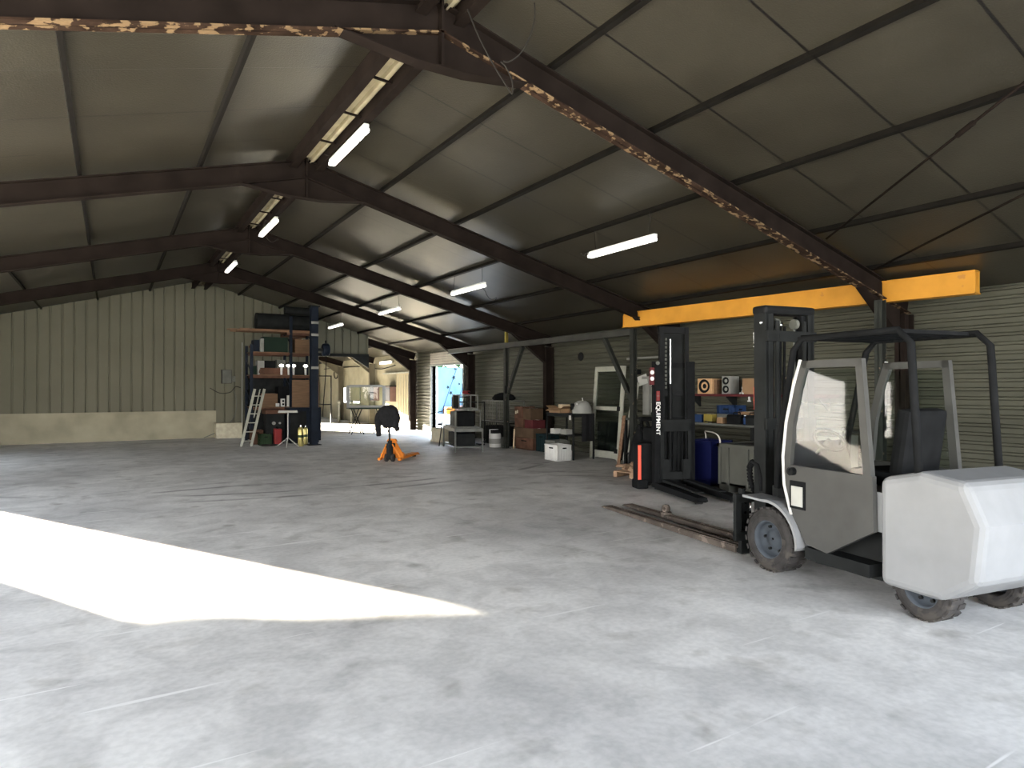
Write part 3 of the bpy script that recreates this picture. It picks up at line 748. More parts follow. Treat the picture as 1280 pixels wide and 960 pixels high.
# ------------------------------------------------------------------ pallet truck with jacket
hp = math.atan2(.755, .66)
PT = thing('pallet_truck', 'orange hand pallet truck standing alone in the middle of the floor', 'pallet truck', (5.33, 13.87, 0), hp)
g = MB(); g.cyl((0,0,.16), (0,0,.40), .075, 16); g.cyl((0,0,.40), (0,0,.47), .05, 14); g.box((.05,0,.36), (.16,.18,.10), bev=.02); g.b2((-.06,-.09,.05), (.06,.09,.16)); g.build('pump_body', 'dark_steel', PT)
for s in (-1, 1):
    g = MB(); g.lathe([(.02,-.028), (.085,-.028), (.09,0), (.085,.028), (.02,.028), (.02,-.028)], (0,s*.075,.09), 'y', 20); g.build('steering_wheel', 'black_rubber', PT)
g = MB()
g.prism([(-.26,.10), (.26,.10), (.22,.22), (.07,.46), (-.07,.46), (-.22,.22)], 'x', .16, .18)
g.box((.19,0,.12), (.10,.54,.10), bev=.01); g.prism([(-.12,.44), (.12,.44), (.08,.50), (-.08,.50)], 'x', .10, .19)
g.build('yoke_frame', 'orange', PT)
g = MB()
for s in (-1, 1): g.bar((-.02,s*.06,.40), (.06,s*.23,.08), .035, .03); g.box((.02,s*.235,.06), (.16,.07,.06), bev=.015)
g.build('push_arm', 'orange', PT)
for s in (-1, 1):
    g = MB(); g.prism([(.18,.05), (1.22,.05), (1.34,.03), (1.34,.05), (1.22,.10), (.18,.115)], 'y', s*.19-.08, s*.19+.08); f = g.build('fork', 'orange', PT)
    g = MB(); g.cyl((1.15,s*.19-.04,.035), (1.15,s*.19+.04,.035), .035, 14); g.build('fork_roller', 'black_rubber', f)
g = MB(); g.cyl((0,0,.44), (-.10,0,1.06), .02, 12); g.tube([(-.10,0,1.06), (-.105,-.05,1.10), (-.11,-.10,1.15), (-.115,-.09,1.22), (-.12,0,1.24), (-.115,.09,1.22), (-.11,.10,1.15), (-.105,.05,1.10), (-.10,0,1.06)], .014, 8); g.build('handle', 'black', PT)
# jacket, hung over the loop handle
bm = bmesh.new(); g = MB()
cx = Vector((-.11, 0, 0))
ring = []
for z, ry, rx, oy in ((1.265,.06,.03,0), (1.25,.13,.07,0), (1.20,.20,.10,0), (1.12,.235,.115,0), (1.02,.245,.115,0), (.93,.235,.11,-.01), (.86,.20,.095,-.02), (.80,.13,.07,-.02), (.76,.07,.04,-.02)):
    ring.append([(cx.x+rx*math.cos(t), oy+ry*math.sin(t)*(1+.05*math.sin(5*t+z*9)), z+.012*math.sin(3*t)) for t in [2*PI*k/28 for k in range(28)]])
vs = [v for r in ring for v in r]; n = 28
fs = [(k*n+i, k*n+(i+1)%n, (k+1)*n+(i+1)%n, (k+1)*n+i) for k in range(len(ring)-1) for i in range(n)] + [tuple(reversed(range(n))), tuple(range((len(ring)-1)*n, len(ring)*n))]
g._add(vs, fs, True)
g.tube([(-.12,.15,1.14), (-.13,.205,1.05), (-.14,.225,.93), (-.14,.225,.80), (-.145,.21,.68), (-.14,.205,.58)], [.07,.082,.075,.068,.06,.05], 12)
g.tube([(-.12,-.15,1.14), (-.13,-.20,1.04), (-.14,-.215,.93), (-.14,-.20,.83), (-.145,-.22,.76), (-.16,-.25,.72)], [.07,.08,.075,.068,.06,.05], 12)
g.tube([(-.12,-.10,.90), (-.13,-.13,.82), (-.14,-.17,.77)], [.07,.06,.04], 10)
jk = g.build('jacket', 'cloth_black', None, (5.33, 13.87, 0), hp)
tag(jk, 'black jacket draped over the handle of the orange pallet truck, sleeves hanging down', 'jacket')
rm = jk.modifiers.new('r', 'REMESH'); rm.mode = 'VOXEL'; rm.voxel_size = .012; rm.use_smooth_shade = True
tx_ = bpy.data.textures.new('folds', 'CLOUDS'); tx_.noise_scale = .12
dm = jk.modifiers.new('d', 'DISPLACE'); dm.texture = tx_; dm.strength = .03; dm.mid_level = .5
# ------------------------------------------------------------------ generic makers
def wY(px, X): return (957*X/(px-138) - .524*X)/.852
def carton(name, label, cat, loc, size, m, rz=0, open_=False, group=None, tape=True):
    sx, sy, sz = size; o = thing(name, label, cat, loc, rz, group)
    g = MB(); t = .006
    if open_:
        g.b2((-sx/2,-sy/2,0), (sx/2,sy/2,t))
        for lo, hi in (((-sx/2,-sy/2,0), (-sx/2+t,sy/2,sz)), ((sx/2-t,-sy/2,0), (sx/2,sy/2,sz)), ((-sx/2,-sy/2,0), (sx/2,-sy/2+t,sz)), ((-sx/2,sy/2-t,0), (sx/2,sy/2,sz))): g.b2(lo, hi)
        g.build('carton_body', m, o)
        for s in (-1, 1):
            g = MB(); g.prism([(s*sx/2, sz), (s*(sx/2+sx*.38), sz+.02*s-.03), (s*(sx/2+sx*.38), sz+.02*s-.024), (s*sx/2, sz+.006)], 'y', -sy/2, sy/2); g.build('flap', m, o)
        for s in (-1, 1):
            g = MB(); g.prism([(s*sy/2, sz), (s*(sy/2+sy*.3), sz+.06), (s*(sy/2+sy*.3), sz+.066), (s*sy/2, sz+.006)], 'x', -sx/2, sx/2); g.build('flap', m, o)
    else:
        g.box((0,0,sz/2), (sx,sy,sz), bev=.008); g.build('carton_body', m, o)
        if tape:
            g = MB(); g.b2((-.025,-sy/2-.001,sz), (.025,sy/2+.001,sz+.002)); g.build('tape', 'hose_white', o)
    return o
def crate(name, label, cat, loc, size, m, rz=0, group=None, ribs=5):
    sx, sy, sz = size; o = thing(name, label, cat, loc, rz, group); t = .02
    g = MB(); g.b2((-sx/2,-sy/2,.01), (sx/2,sy/2,.03))
    for lo, hi in (((-sx/2,-sy/2,0), (-sx/2+t,sy/2,sz)), ((sx/2-t,-sy/2,0), (sx/2,sy/2,sz)), ((-sx/2,-sy/2,0), (sx/2,-sy/2+t,sz)), ((-sx/2,sy/2-t,0), (sx/2,sy/2,sz))): g.b2(lo, hi)
    for k in range(ribs+1):
        x = -sx/2+sx*k/ribs; y = -sy/2+sy*k/ribs
        for s in (-1, 1): g.b2((x-.01, s*(sy/2)-.008, 0), (x+.01, s*(sy/2)+.008, sz)); g.b2((s*(sx/2)-.008, y-.01, 0), (s*(sx/2)+.008, y+.01, sz))
    g.build('crate_body', m, o)
    g = MB(); 
    for s in (-1, 1): g.b2((-sx/2-.015, s*sy/2-.015, sz-.03), (sx/2+.015, s*sy/2+.015, sz)); g.b2((s*sx/2-.015,-sy/2-.015,sz-.03), (s*sx/2+.015,sy/2+.015,sz))
    g.build('rim', m, o)
    g = MB()
    for s in (-1, 1): g.box((0, s*(sy/2+.012), sz-.075), (sx*.3, .012, .03), bev=.005); g.box((s*(sx/2+.012), 0, sz-.075), (.012, sy*.3, .03), bev=.005)
    g.build('handhold', 'black', o)
    return o
def frame_table(name, label, cat, loc, size, h, m, rz=0, top=None, low=None, tt=.03, leg=.035, group=None, deck=True):
    sx, sy = size; o = thing(name, label, cat, loc, rz, group)
    if deck: g = MB(); g.b2((-sx/2,-sy/2,h-tt), (sx/2,sy/2,h)); g.build('table_top', top or m, o)
    g = MB()
    for s in (-1, 1):
        g.b2((-sx/2, s*(sy/2-leg), h-tt-.05) if s > 0 else (-sx/2, -sy/2, h-tt-.05), (sx/2, s*sy/2, h-tt) if s > 0 else (sx/2, -sy/2+leg, h-tt))
        g.b2((s*sx/2-(leg if s > 0 else 0), -sy/2, h-tt-.05), (s*sx/2+(0 if s > 0 else leg), sy/2, h-tt))
    g.build('apron', m, o)
    for a in (-1, 1):
        for b in (-1, 1):
            g = MB(); x, y = a*(sx/2-leg/2), b*(sy/2-leg/2); g.b2((x-leg/2,y-leg/2,0), (x+leg/2,y+leg/2,h-tt-.05)); g.build('leg', m, o)
    if low:
        g = MB(); g.b2((-sx/2+leg,-sy/2+leg,low-.02), (sx/2-leg,sy/2-leg,low)); g.build('lower_shelf', top or m, o)
    return o
def simple(name, label, cat, m, fn, loc=(0,0,0), rz=0, group=None):
    g = MB(); fn(g); return tag(g.build(name, m, None, loc, rz), label, cat, group)

# ------------------------------------------------------------------ right wall: long bench, shelf and what stands there
BX0, BX1 = 9.46, 10.00
o = thing('workbench', 'long dark steel workbench cluttered with boxes along the ribbed right wall', 'workbench', ((BX0+BX1)/2, 8.35, 0))
g = MB(); g.b2((-.27,-2.7,.96), (.27,2.45,1.0)); g.build('bench_top', 'post_steel', o)
g = MB(); g.b2((-.285,-2.7,.965), (-.27,2.45,1.0)); g.build('edge_strip', 'galv', o)
for y in (-2.6,-.9,.9,2.38):
    for s in (-1, 1): g = MB(); g.b2((s*.23-.03,y-.03,0), (s*.23+.03,y+.03,.96)); g.build('leg', 'dark_steel', o)
g = MB(); g.b2((-.25,-2.6,.22), (.25,2.4,.25)); g.build('lower_shelf', 'dark_steel', o)
o = thing('wall_shelf', 'dark red shelf plank on brackets above the workbench, carrying loudspeakers and a carton', 'shelf', (10.13, 7.95, 1.49))
g = MB(); g.b2((-.17,-1.6,0), (.17,1.55,.045)); g.build('shelf_board', 'dark_red', o)
for y in (-1.4,-.45,.5,1.4): g = MB(); g.prism([(.17,-.002), (.17,-.22), (.14,-.22), (-.12,-.02), (-.12,-.002)], 'y', y-.01, y+.01); g.build('bracket', 'dark_steel', o)
SZ = 1.536
o = thing('loudspeaker', 'square wooden loudspeaker box with one black cone, at the left end of the red shelf', 'loudspeaker', (10.12, wY(884, 10.05), SZ))
g = MB(); g.box((0,0,.15), (.30,.36,.30), bev=.006); g.build('speaker_box', 'speaker_wood', o)
g = MB(); g.lathe([(.13,0),(.135,-.014),(.115,-.016),(.105,-.004),(.05,.012),(.045,.0),(.001,-.006)], (-.152,0,.15), 'x', 28); g.build('speaker_cone', 'black', o)
o = thing('loudspeaker', 'grey loudspeaker with two black cones, between the wooden box and the white figure', 'loudspeaker', (10.14, wY(909, 10.05), SZ))
g = MB(); g.box((0,0,.17), (.26,.20,.34), bev=.008); g.build('speaker_box', 'light_grey', o)
for z in (.09, .25): g = MB(); g.lathe([(.07,0),(.072,-.012),(.06,-.012),(.02,.01),(.001,.0)], (-.132,0,z), 'x', 22); g.build('speaker_cone', 'black', o)
carton('carton', 'dark brown closed box on the red shelf, beside the wooden loudspeaker', 'box', (10.16, wY(897, 10.16), SZ), (.24,.16,.27), 'plywood')
carton('carton', 'large plain brown carton at the right end of the red shelf', 'box', (10.12, wY(944, 10.02), SZ), (.30,.50,.29), 'cardboard')
o = thing('figurine', 'small white figure sitting on the red shelf, just left of the large carton', 'figurine', (10.03, wY(928, 10.0), SZ))
g = MB(); g.sphere((0,0,.05), .04, (1,1,1.2)); g.cyl((-.02,-.03,.02), (-.07,-.04,.015), .014, 8); g.cyl((-.02,.03,.02), (-.07,.04,.015), .014, 8); g.sphere((-.01,0,.115), .03); g.build('figure_body', 'white_plastic', o)
simple('clamp', 'small white clip hanging under the red shelf, left of the two', 'clip', 'white_plastic', lambda g: (g.b2((-.02,-.015,-.09), (.0,.015,0)), g.b2((-.03,-.03,-.09), (0,.03,-.07))), (9.96, wY(937, 9.96), 1.49))
simple('clamp', 'small white clip hanging under the red shelf, right of the two', 'clip', 'white_plastic', lambda g: (g.b2((-.02,-.015,-.07), (.0,.015,0)), g.b2((-.03,-.025,-.08), (0,.025,-.06))), (9.96, wY(946, 9.96), 1.49))
o = carton('carton', 'pale wooden box with a round dark hole, seen through the gap beside the forklift mast', 'box', (10.12, wY(990, 10.02), SZ), (.28,.24,.18), 'cardboard_pale', tape=False)
g = MB(); g.cyl((-.142,0,.09), (-.138,0,.09), .06, 18); g.build('dark_hole', 'black', o)
carton('carton', 'flat pale carton lying on the wooden box behind the forklift mast', 'box', (10.12, wY(990, 10.02), SZ+.18), (.26,.22,.12), 'cardboard_pale')
# on the bench
BZ = 1.0
def bb(px, label, size, m, X=9.72, z=BZ, cat='box', name='carton', **k): return carton(name, label, cat, (X, wY(px, X-size[0]/2), z), size, m, **k)
bb(884, 'bright yellow small box near the front edge of the long workbench', (.2,.19,.16), 'yellow', 9.62)
bb(872, 'dull blue box on the workbench, left of the yellow one', (.2,.19,.15), 'blue_box', 9.62)
o = bb(907, 'wide dark grey box under the blue tray on the workbench', (.3,.42,.17), 'grey_metal', 9.80)
crate('plastic_tray', 'blue plastic tray stacked on a grey box on the workbench', 'tray', (9.80, wY(907, 9.65), BZ+.172), (.28,.40,.16), 'blue_box')
bb(931, 'brown carton on the back of the workbench, right of the blue tray', (.24,.34,.22), 'cardboard', 9.86)
bb(952, 'reddish brown box at the right end of the workbench clutter', (.24,.17,.24), 'timber_red', 9.7)
bb(899, 'small tan box beside the yellow box on the workbench', (.15,.14,.11), 'cardboard', 9.58)
def toolbox(label, px, X, L, m, z=BZ):
    o = thing('toolbox', label, 'toolbox', (X, wY(px, X), z))
    g = MB(); g.box((0,0,.07), (.2,L,.13), bev=.01); g.build('toolbox_body', m, o)
    g = MB(); g.prism([(-.1,.136), (.1,.136), (.07,.17), (-.07,.17)], 'y', -L/2, L/2); g.build('toolbox_lid', m, o)
    g = MB(); g.tube([(0,-L*.25,.17), (0,-L*.22,.21), (0,L*.22,.21), (0,L*.25,.17)], .01, 6); g.build('handle', 'dark_steel', o)
toolbox('black toolbox on the workbench in front of the brown carton', 921, 9.60, .30, 'black')
toolbox('dark toolbox near the right end of the workbench', 941, 9.60, .26, 'dark_steel')
def bottle(label, px, X, m, h=.2, r=.035, z=BZ):
    o = thing('bottle', label, 'bottle', (X, wY(px, X), z))
    g = MB(); g.lathe([(.001,0),(r,0),(r,h*.65),(r*.4,h*.8),(r*.4,h*.93)], n=16); g.build('bottle_body', m, o)
    g = MB(); g.cyl((0,0,h*.93), (0,0,h), r*.5, 12); g.build('cap', 'white_plastic', o)
bottle('dark blue bottle with a white cap among the toolboxes on the workbench', 931, 9.52, 'blue_box', .17)
bottle('pale bottle with a white cap on the workbench behind the stacker', 846, 9.6, 'light_grey', .22)
carton('carton', 'low black box on the workbench behind the stacker mast', 'box', (9.7, wY(838, 9.6), BZ), (.3,.4,.12), 'black')
# under and in front of the bench
o = thing('plastic_pallet_box', 'big grey ribbed plastic pallet box on short feet, right of the blue bin', 'pallet box', (8.80, 6.55, 0))
g = MB(); hx, hy = .50, .60
for lo, hi in (((-hx,-hy,.12), (-hx+.03,hy,.75)), ((hx-.03,-hy,.12), (hx,hy,.75)), ((-hx,-hy,.12), (hx,-hy+.03,.75)), ((-hx,hy-.03,.12), (hx,hy,.75)), ((-hx,-hy,.12), (hx,hy,.15))): g.b2(lo, hi)
g.build('box_body', 'grey_plastic', o)
for y in (-.58,-.42,-.05,.05,.42,.58): g = MB(); g.b2((-hx-.025,y-.02,.12), (-hx,y+.02,.72)); g.build('rib', 'grey_plastic', o)
for x in (-.48,-.2,.2,.48): g = MB(); g.b2((x-.02,-hy-.025,.12), (x+.02,-hy,.72)); g.build('rib', 'grey_plastic', o)
g = MB()
for s in (-1, 1): g.b2((s*hx-.03,-hy-.03,.71), (s*hx+.03,hy+.03,.765)); g.b2((-hx-.03,s*hy-.03,.71), (hx+.03,s*hy+.03,.765))
g.build('rim', 'grey_plastic', o)
for y in (-.5, 0, .5):
    g = MB(); g.b2((-hx,y-.09,0), (hx,y+.09,.12)); g.build('foot', 'grey_plastic', o)
o = thing('waste_bin', 'dark blue plastic waste bin between the stacker mast and the grey pallet box', 'bin', (8.66, 7.66, 0))
g = MB(); n = 4
vs = [(-.19,-.19,.03), (.19,-.19,.03), (.19,.19,.03), (-.19,.19,.03), (-.24,-.24,.76), (.24,-.24,.76), (.24,.24,.76), (-.24,.24,.76), (-.22,-.22,.76), (.22,-.22,.76), (.22,.22,.76), (-.22,.22,.76), (-.17,-.17,.06), (.17,-.17,.06), (.17,.17,.06), (-.17,.17,.06)]
g._add(vs, [(0,1,5,4), (1,2,6,5), (2,3,7,6), (3,0,4,7), (4,5,9,8), (5,6,10,9), (6,7,11,10), (7,4,8,11), (8,9,13,12), (9,10,14,13), (10,11,15,14), (11,8,12,15), (12,13,14,15), (3,2,1,0)])
g.b2((-.26,-.26,.73), (.26,-.24,.77)); g.b2((-.26,.24,.73), (.26,.26,.77)); g.b2((-.26,-.26,.73), (-.24,.26,.77)); g.b2((.24,-.26,.73), (.26,.26,.77)); g.b2((-.215,-.16,.10), (-.205,.16,.12))
g.build('bin_body', 'navy_bin', o)
g = MB(); g.cyl((.18,-.22,.05), (.18,-.17,.05), .05, 14); g.cyl((.18,.17,.05), (.18,.22,.05), .05, 14); g.build('bin_wheel', 'black_rubber', o)
pts = [(8.95, 8.0, .30), (8.93, 7.99, .60), (8.86,7.93,.82), (8.74,7.84,.90), (8.66,7.7,.91), (8.6,7.52,.90), (8.52,7.36,.86), (8.46,7.27,.76), (8.42,7.22,.50), (8.40,7.22,.20), (8.40,7.22,.02)]
cable(pts, .012, 'thin pale hose arching over the blue waste bin', 'hose', 'hose_white')
def heap(g, n, r, h, seed, s=.12):
    rnd = random.Random(seed)
    for _ in range(n):
        a = rnd.uniform(0, 2*PI); q = r*rnd.random()**.5; g.sphere((q*math.cos(a), q*math.sin(a), h*rnd.random()*(1-q/r)+s*.6), s*rnd.uniform(.7,1.2), (1,1,.8), 10, 6)
o = thing('metal_cabinet', 'grey metal cabinet under the right half of the workbench', 'cabinet', (9.73, 6.6, .255))
g = MB(); g.b2((-.24,-.75,0), (.24,.75,.66)); g.build('cabinet_body', 'grey_metal', o)
for s in (-1, 1):
    g = MB(); g.b2((-.255,s*.37-.35,.02), (-.241,s*.37+.35,.64)); dd = g.build('cabinet_door', 'light_grey', o)
    g = MB(); g.b2((-.275,s*.06-.01,.28), (-.256,s*.06+.01,.40)); g.build('handle', 'black', dd)
o = thing('sheet_metal_tray', 'bent dark grey sheet metal lying across the top of the plastic pallet box', 'metal sheet', (8.80, 6.5, .768), .12)
g = MB(); g.prism([(-.42,0), (.35,.0), (.40,.13), (.385,.13), (.34,.012), (-.42,.012)], 'y', -.48, .42); g.build('metal_sheet', 'dark_steel', o)
simple('angle_bracket', 'pale grey bent bracket standing on the sheet metal beside the forklift mast', 'bracket', 'light_grey', lambda g: (g.b2((-.03,-.02,0), (.0,.02,.26)), g.b2((-.03,-.02,.24), (.20,.02,.27))), (8.62, 6.18, .782))
simple('hand_scoop', 'small bright metal scoop lying on the workbench front edge', 'scoop', 'chrome', lambda g: (g.cyl((0,0,.02), (.0,.10,.03), .012, 8), g.prism([(-.03,0), (.03,0), (.025,.03), (-.025,.03)], 'y', -.10, 0)), (9.50, wY(886, 9.5), 1.0))
# black sack and leaning planks left of the stacker
o = simple('rubbish_sack', 'tall slumped black plastic sack on the floor under the workbench, left of the stacker', 'sack', 'black_gloss', lambda g: g.lathe([(.001,0),(.20,.01),(.24,.10),(.23,.30),(.18,.52),(.12,.70),(.06,.80),(.03,.86),(.06,.90),(.05,.93),(.001,.93)], n=22), (9.0, 9.75, 0))
dm = o.modifiers.new('d', 'DISPLACE'); dm.texture = tx_; dm.strength = .06; dm.mid_level = .5
simple('plank', 'thin light wooden plank leaning beside the black sack', 'plank', 'timber', lambda g: g.bar((0,0,.0), (.25,.10,1.05), .09, .02), (9.05, 10.45, .012))
simple('plank', 'greyish board leaning on the workbench edge behind the black sack', 'board', 'grey_metal', lambda g: g.bar((0,0,.0), (.10,0,.93), .42, .015), (9.31, 9.30, .012))
# pallet with offcuts
o = thing('wooden_pallet', 'small wooden pallet on the floor heaped with offcuts, left of the stacker', 'pallet', (8.38, 9.05, 0), .25)
for k in range(5): g = MB(); g.b2((-.30+k*.135,-.4,.09), (-.22+k*.135,.4,.11)); g.build('deck_board', 'wood_chip', o)
for y in (-.35, 0, .35): g = MB(); g.b2((-.32,y-.04,0), (.34,y+.04,.09)); g.build('runner', 'wood_chip', o)
rnd = random.Random(5); first = None
for k in range(44):
    lay = k // 15; a = rnd.uniform(0, PI); x = rnd.uniform(-.30, .28)*(1-.2*lay); y = rnd.uniform(-.36, .40)*(1-.15*lay)
    z = .113 + lay*.055
    if first is None:
        first = simple('wood_offcut', 'short rough wooden offcut lying in the heap on the small pallet', 'wood offcut', 'wood_chip', lambda g: g.prism([(-.09,0), (.08,0), (.10,.02), (.07,.05), (-.06,.055), (-.10,.03)], 'y', -.035, .035), (8.38+x, 9.05+y, z), a, 'wood offcuts on the small pallet')
    else: dup(first, (8.38+x, 9.05+y, z), a)
    
# things fixed to the wall behind the posts
simple('cable_tray', 'long pale cable tray fixed high on the ribbed wall behind the stacker', 'cable tray', 'light_grey', lambda g: (g.b2((-.08,-.6,0), (0,.55,.015)), g.b2((-.08,-.6,.0), (-.07,.55,.05))), (XR-.03, wY(806, 10.3), 2.30))
simple('wall_duct', 'vertical pale grey duct on the right wall between the post and the stacker', 'duct', 'light_grey', lambda g: (g.b2((-.09,-.09,0), (0,.09,.86)), g.b2((-.10,-.11,.80), (0,.11,.86))), (XR-.03, wY(807.5, 10.25), 1.05))
def sheet(label, px, z, w, h, m='paper', tilt=0, X=XR-.032, name='paper_sheet', cat='paper'):
    return simple(name, label, cat, m, lambda g: g.box((0,0,0), (.003,w,h), Matrix.Rotation(tilt,4,'X')), (X, wY(px, X), z))
sheet('largest white sheet, hanging crooked across the grey wall duct', 803, 1.83, .30, .22, tilt=-.25, X=XR-.125)
sheet('white paper pinned on the wall right of the duct, upper one', 815, 1.83, .13, .28)
sheet('white paper pinned on the wall right of the duct, lowest one', 816.5, 1.22, .16, .20)
sheet('white paper under the round black dial on the wall beside the stacker', 817.5, 1.50, .17, .34, X=XR-.034)
simple('round_dial', 'round black dial fixed on the wall beside the lettered stacker mast', 'dial', 'black', lambda g: g.lathe([(.001,-.03),(.05,-.03),(.065,-.015),(.065,0),(.001,0)], (0,0,0), 'x', 20), (XR-.037, wY(817.5, 10.3), 1.55))
simple('wall_hook_box', 'small black box on the wall at the upper left of the crooked sheet', 'box', 'black', lambda g: g.box((0,0,0), (.1,.14,.12), bev=.01), (XR-.09, wY(797, 10.27), 2.02))
simple('green_cup', 'small green pot standing on the workbench under the pinned papers', 'pot', 'green', lambda g: g.lathe([(.001,0),(.05,0),(.065,.12),(.06,.12),(.045,.01),(.001,.01)], n=16), (9.9, wY(817, 9.9), 1.0))
simple('wall_vent', 'small round dark vent on the ribbed wall right of the third frame column', 'vent', 'black', lambda g: (g.lathe([(.001,-.03),(.09,-.03),(.11,-.015),(.11,0)], (0,0,0), 'x', 22), g.b2((-.04,-.08,-.006), (-.03,.08,.006))), (XR-.028, wY(726, 10.32), 2.46))
# white glazed door frame
o = thing('door_leaf', 'white aluminium glazed door leaf standing against the ribbed right wall', 'door', (9.72, 11.72, 0))
o.rotation_euler = (0, math.radians(5), 0)
W2, H2 = .52, 2.16
for s in (-1, 1): g = MB(); g.box((0, s*(W2-.04), H2/2), (.045,.10,H2), bev=.006); g.build('stile', 'offwhite', o)
for z, h in ((H2-.06,.12), (1.18,.09), (.12,.16)): g = MB(); g.box((0,0,z), (.044,2*W2-.18,h), bev=.005); g.build('rail', 'offwhite', o)
for z0, z1 in ((.2,1.135), (1.225,H2-.12)): g = MB(); g.b2((-.004,-W2+.09,z0), (.004,W2-.09,z1)); g.build('glass_pane', 'glass', o)
for z in (1.18, .22): g = MB(); g.box((-.035,-W2+.10,z), (.03,.09,.10), bev=.006); g.build('latch', 'black', o)
simple('frame_profile', 'narrow white window frame profile leaning behind the white door leaf', 'frame profile', 'offwhite', lambda g: (g.bar((0,-.04,0), (.30,-.04,1.75), .05, .04), g.bar((0,.10,0), (.30,.10,1.75), .04, .03)), (9.72, 10.95, .02))
carton('carton', 'tall black box standing on the floor behind the white door leaf', 'box', (10.08, 11.75, 0), (.34,.9,.85), 'dark_steel', tape=False)

# bench with open cartons left of the door leaf
o = frame_table('packing_table', 'dark packing table heaped with opened cartons, left of the white door leaf', 'table', (9.28, 12.45, 0), (.62, 1.08), 1.06, 'dark_steel', low=.56)
T0 = 1.06
carton('carton', 'wide open brown carton with flaps out, on the left of the packing table', 'box', (9.13, 12.66, T0), (.28,.46,.10), 'cardboard', open_=True)
carton('carton', 'pale flat carton leaning open at the far left edge of the packing table', 'box', (9.44, 12.90, T0), (.24,.16,.19), 'cardboard_pale')
carton('carton', 'flattened pale cardboard lying over the open carton on the packing table', 'box', (9.47, 12.60, T0), (.2,.36,.16), 'cardboard_pale', tape=False)
o = thing('machine_hood', 'rounded light grey machine hood with a dark opening on the packing table', 'machine hood', (9.40, 12.14, T0))
g = MB(); g.lathe([(.001,.30),(.09,.29),(.17,.24),(.22,.14),(.24,.0)], n=24); g.build('hood_shell', 'light_grey', o)
g = MB(); g.cyl((-.17,.08,.15), (-.235,.11,.15), .075, 18); g.build('opening', 'black', o)
g = MB(); g.cyl((-.02,-.06,.28), (-.05,-.08,.36), .012, 8); g.cyl((-.12,-.06,.22), (-.22,-.1,.22), .02, 8); g.build('spout', 'white_plastic', o)
carton('carton', 'small white box on the lower shelf of the packing table', 'box', (9.12, 12.80, .56), (.2,.17,.12), 'paper')
carton('carton', 'small grey box on the lower shelf of the packing table, right of the white one', 'box', (9.16, 12.42, .56), (.2,.22,.12), 'light_grey')
simple('hanging_tag', 'small white tag hanging from the packing table front', 'tag', 'paper', lambda g: g.b2((-.004,-.04,-.1), (0,.04,0)), (8.965, 12.02, 1.02))
crate('storage_crate', 'grey plastic crate on the floor under the packing table', 'crate', (9.12, 12.72, 0), (.42,.40,.40), 'grey_metal')
crate('storage_crate', 'white plastic crate with handholds on the floor in front of the packing table', 'crate', (8.75, 12.20, 0), (.36,.50,.36), 'white_plastic')
simple('shade_sheet', 'dark sheet standing in for shade at the right end of the packing table', 'shade sheet', 'cloth_black', lambda g: g.prism([(-.16,0), (-.06,-.02), (.06,.015), (.16,-.01), (.16,.015), (.06,.03), (-.06,0), (-.16,.015)], 'z', .42, 1.04), (9.36, 11.875, 0))  # dark sheet added where the table end only lies in shade

# pile of brown and red boxes by the third frame column
pile = 'in the pile by the third frame column'
crate('wooden_crate', 'orange brown crate at the bottom of the pile by the third column', 'crate', (9.68, 14.72, 0), (.46,.84,.31), 'timber_red')
carton('carton', 'long black-brown box lying on the orange brown crate '+pile[3:], 'box', (9.68, 14.78, .315), (.44,.96,.26), 'old_carton')
carton('carton', 'dark red box in the middle of the pile by the third column', 'box', (9.66, 14.52, .580), (.40,.40,.22), 'dark_red')
carton('carton', 'dull brown box beside the dark red box in the same pile', 'box', (9.66, 15.0, .580), (.40,.44,.24), 'timber_red')
carton('carton', 'topmost olive brown carton of the pile by the third column', 'box', (9.66, 14.60, .805), (.40,.36,.30), 'old_carton')
o = carton('carton', 'topmost left carton of the pile with pale labels on its side', 'box', (9.66, 15.02, .825), (.40,.42,.32), 'timber_red')
g = MB(); g.b2((-.204,.02,.14), (-.201,.08,.22)); g.b2((-.204,.10,.12), (-.201,.17,.20)); g.build('side_label', 'concrete_block', o)
crate('waste_tub', 'dark teal plastic tub standing right of the brown pile', 'tub', (9.70, 13.98, 0), (.40,.44,.46), 'teal')
simple('plank', 'short pale lath leaning against the left side of the brown pile', 'lath', 'cardboard_pale', lambda g: g.bar((0,0,0), (.10,.12,.52), .05, .02), (9.32, 15.05, .01))
# white drum
o = thing('plastic_drum', 'white plastic drum with a dark top and white handle, beside the braced post', 'drum', (9.16, 15.78, 0))
g = MB(); g.lathe([(.001,0),(.155,.0),(.165,.04),(.165,.36),(.15,.385)], n=24); g.build('drum_body', 'white_plastic', o)
g = MB(); g.lathe([(.15,.385),(.16,.39),(.16,.47),(.15,.48),(.001,.48)], n=24); g.build('drum_lid', 'black', o)
g = MB(); g.b2((-.17,-.02,.36), (-.155,.02,.50)); g.b2((-.155,-.02,.485), (.1,.02,.50)); g.build('handle', 'white_plastic', o)
g = MB(); g.lathe([(.167,.10),(.167,.24)], n=24); g.build('drum_label', 'light_grey', o)

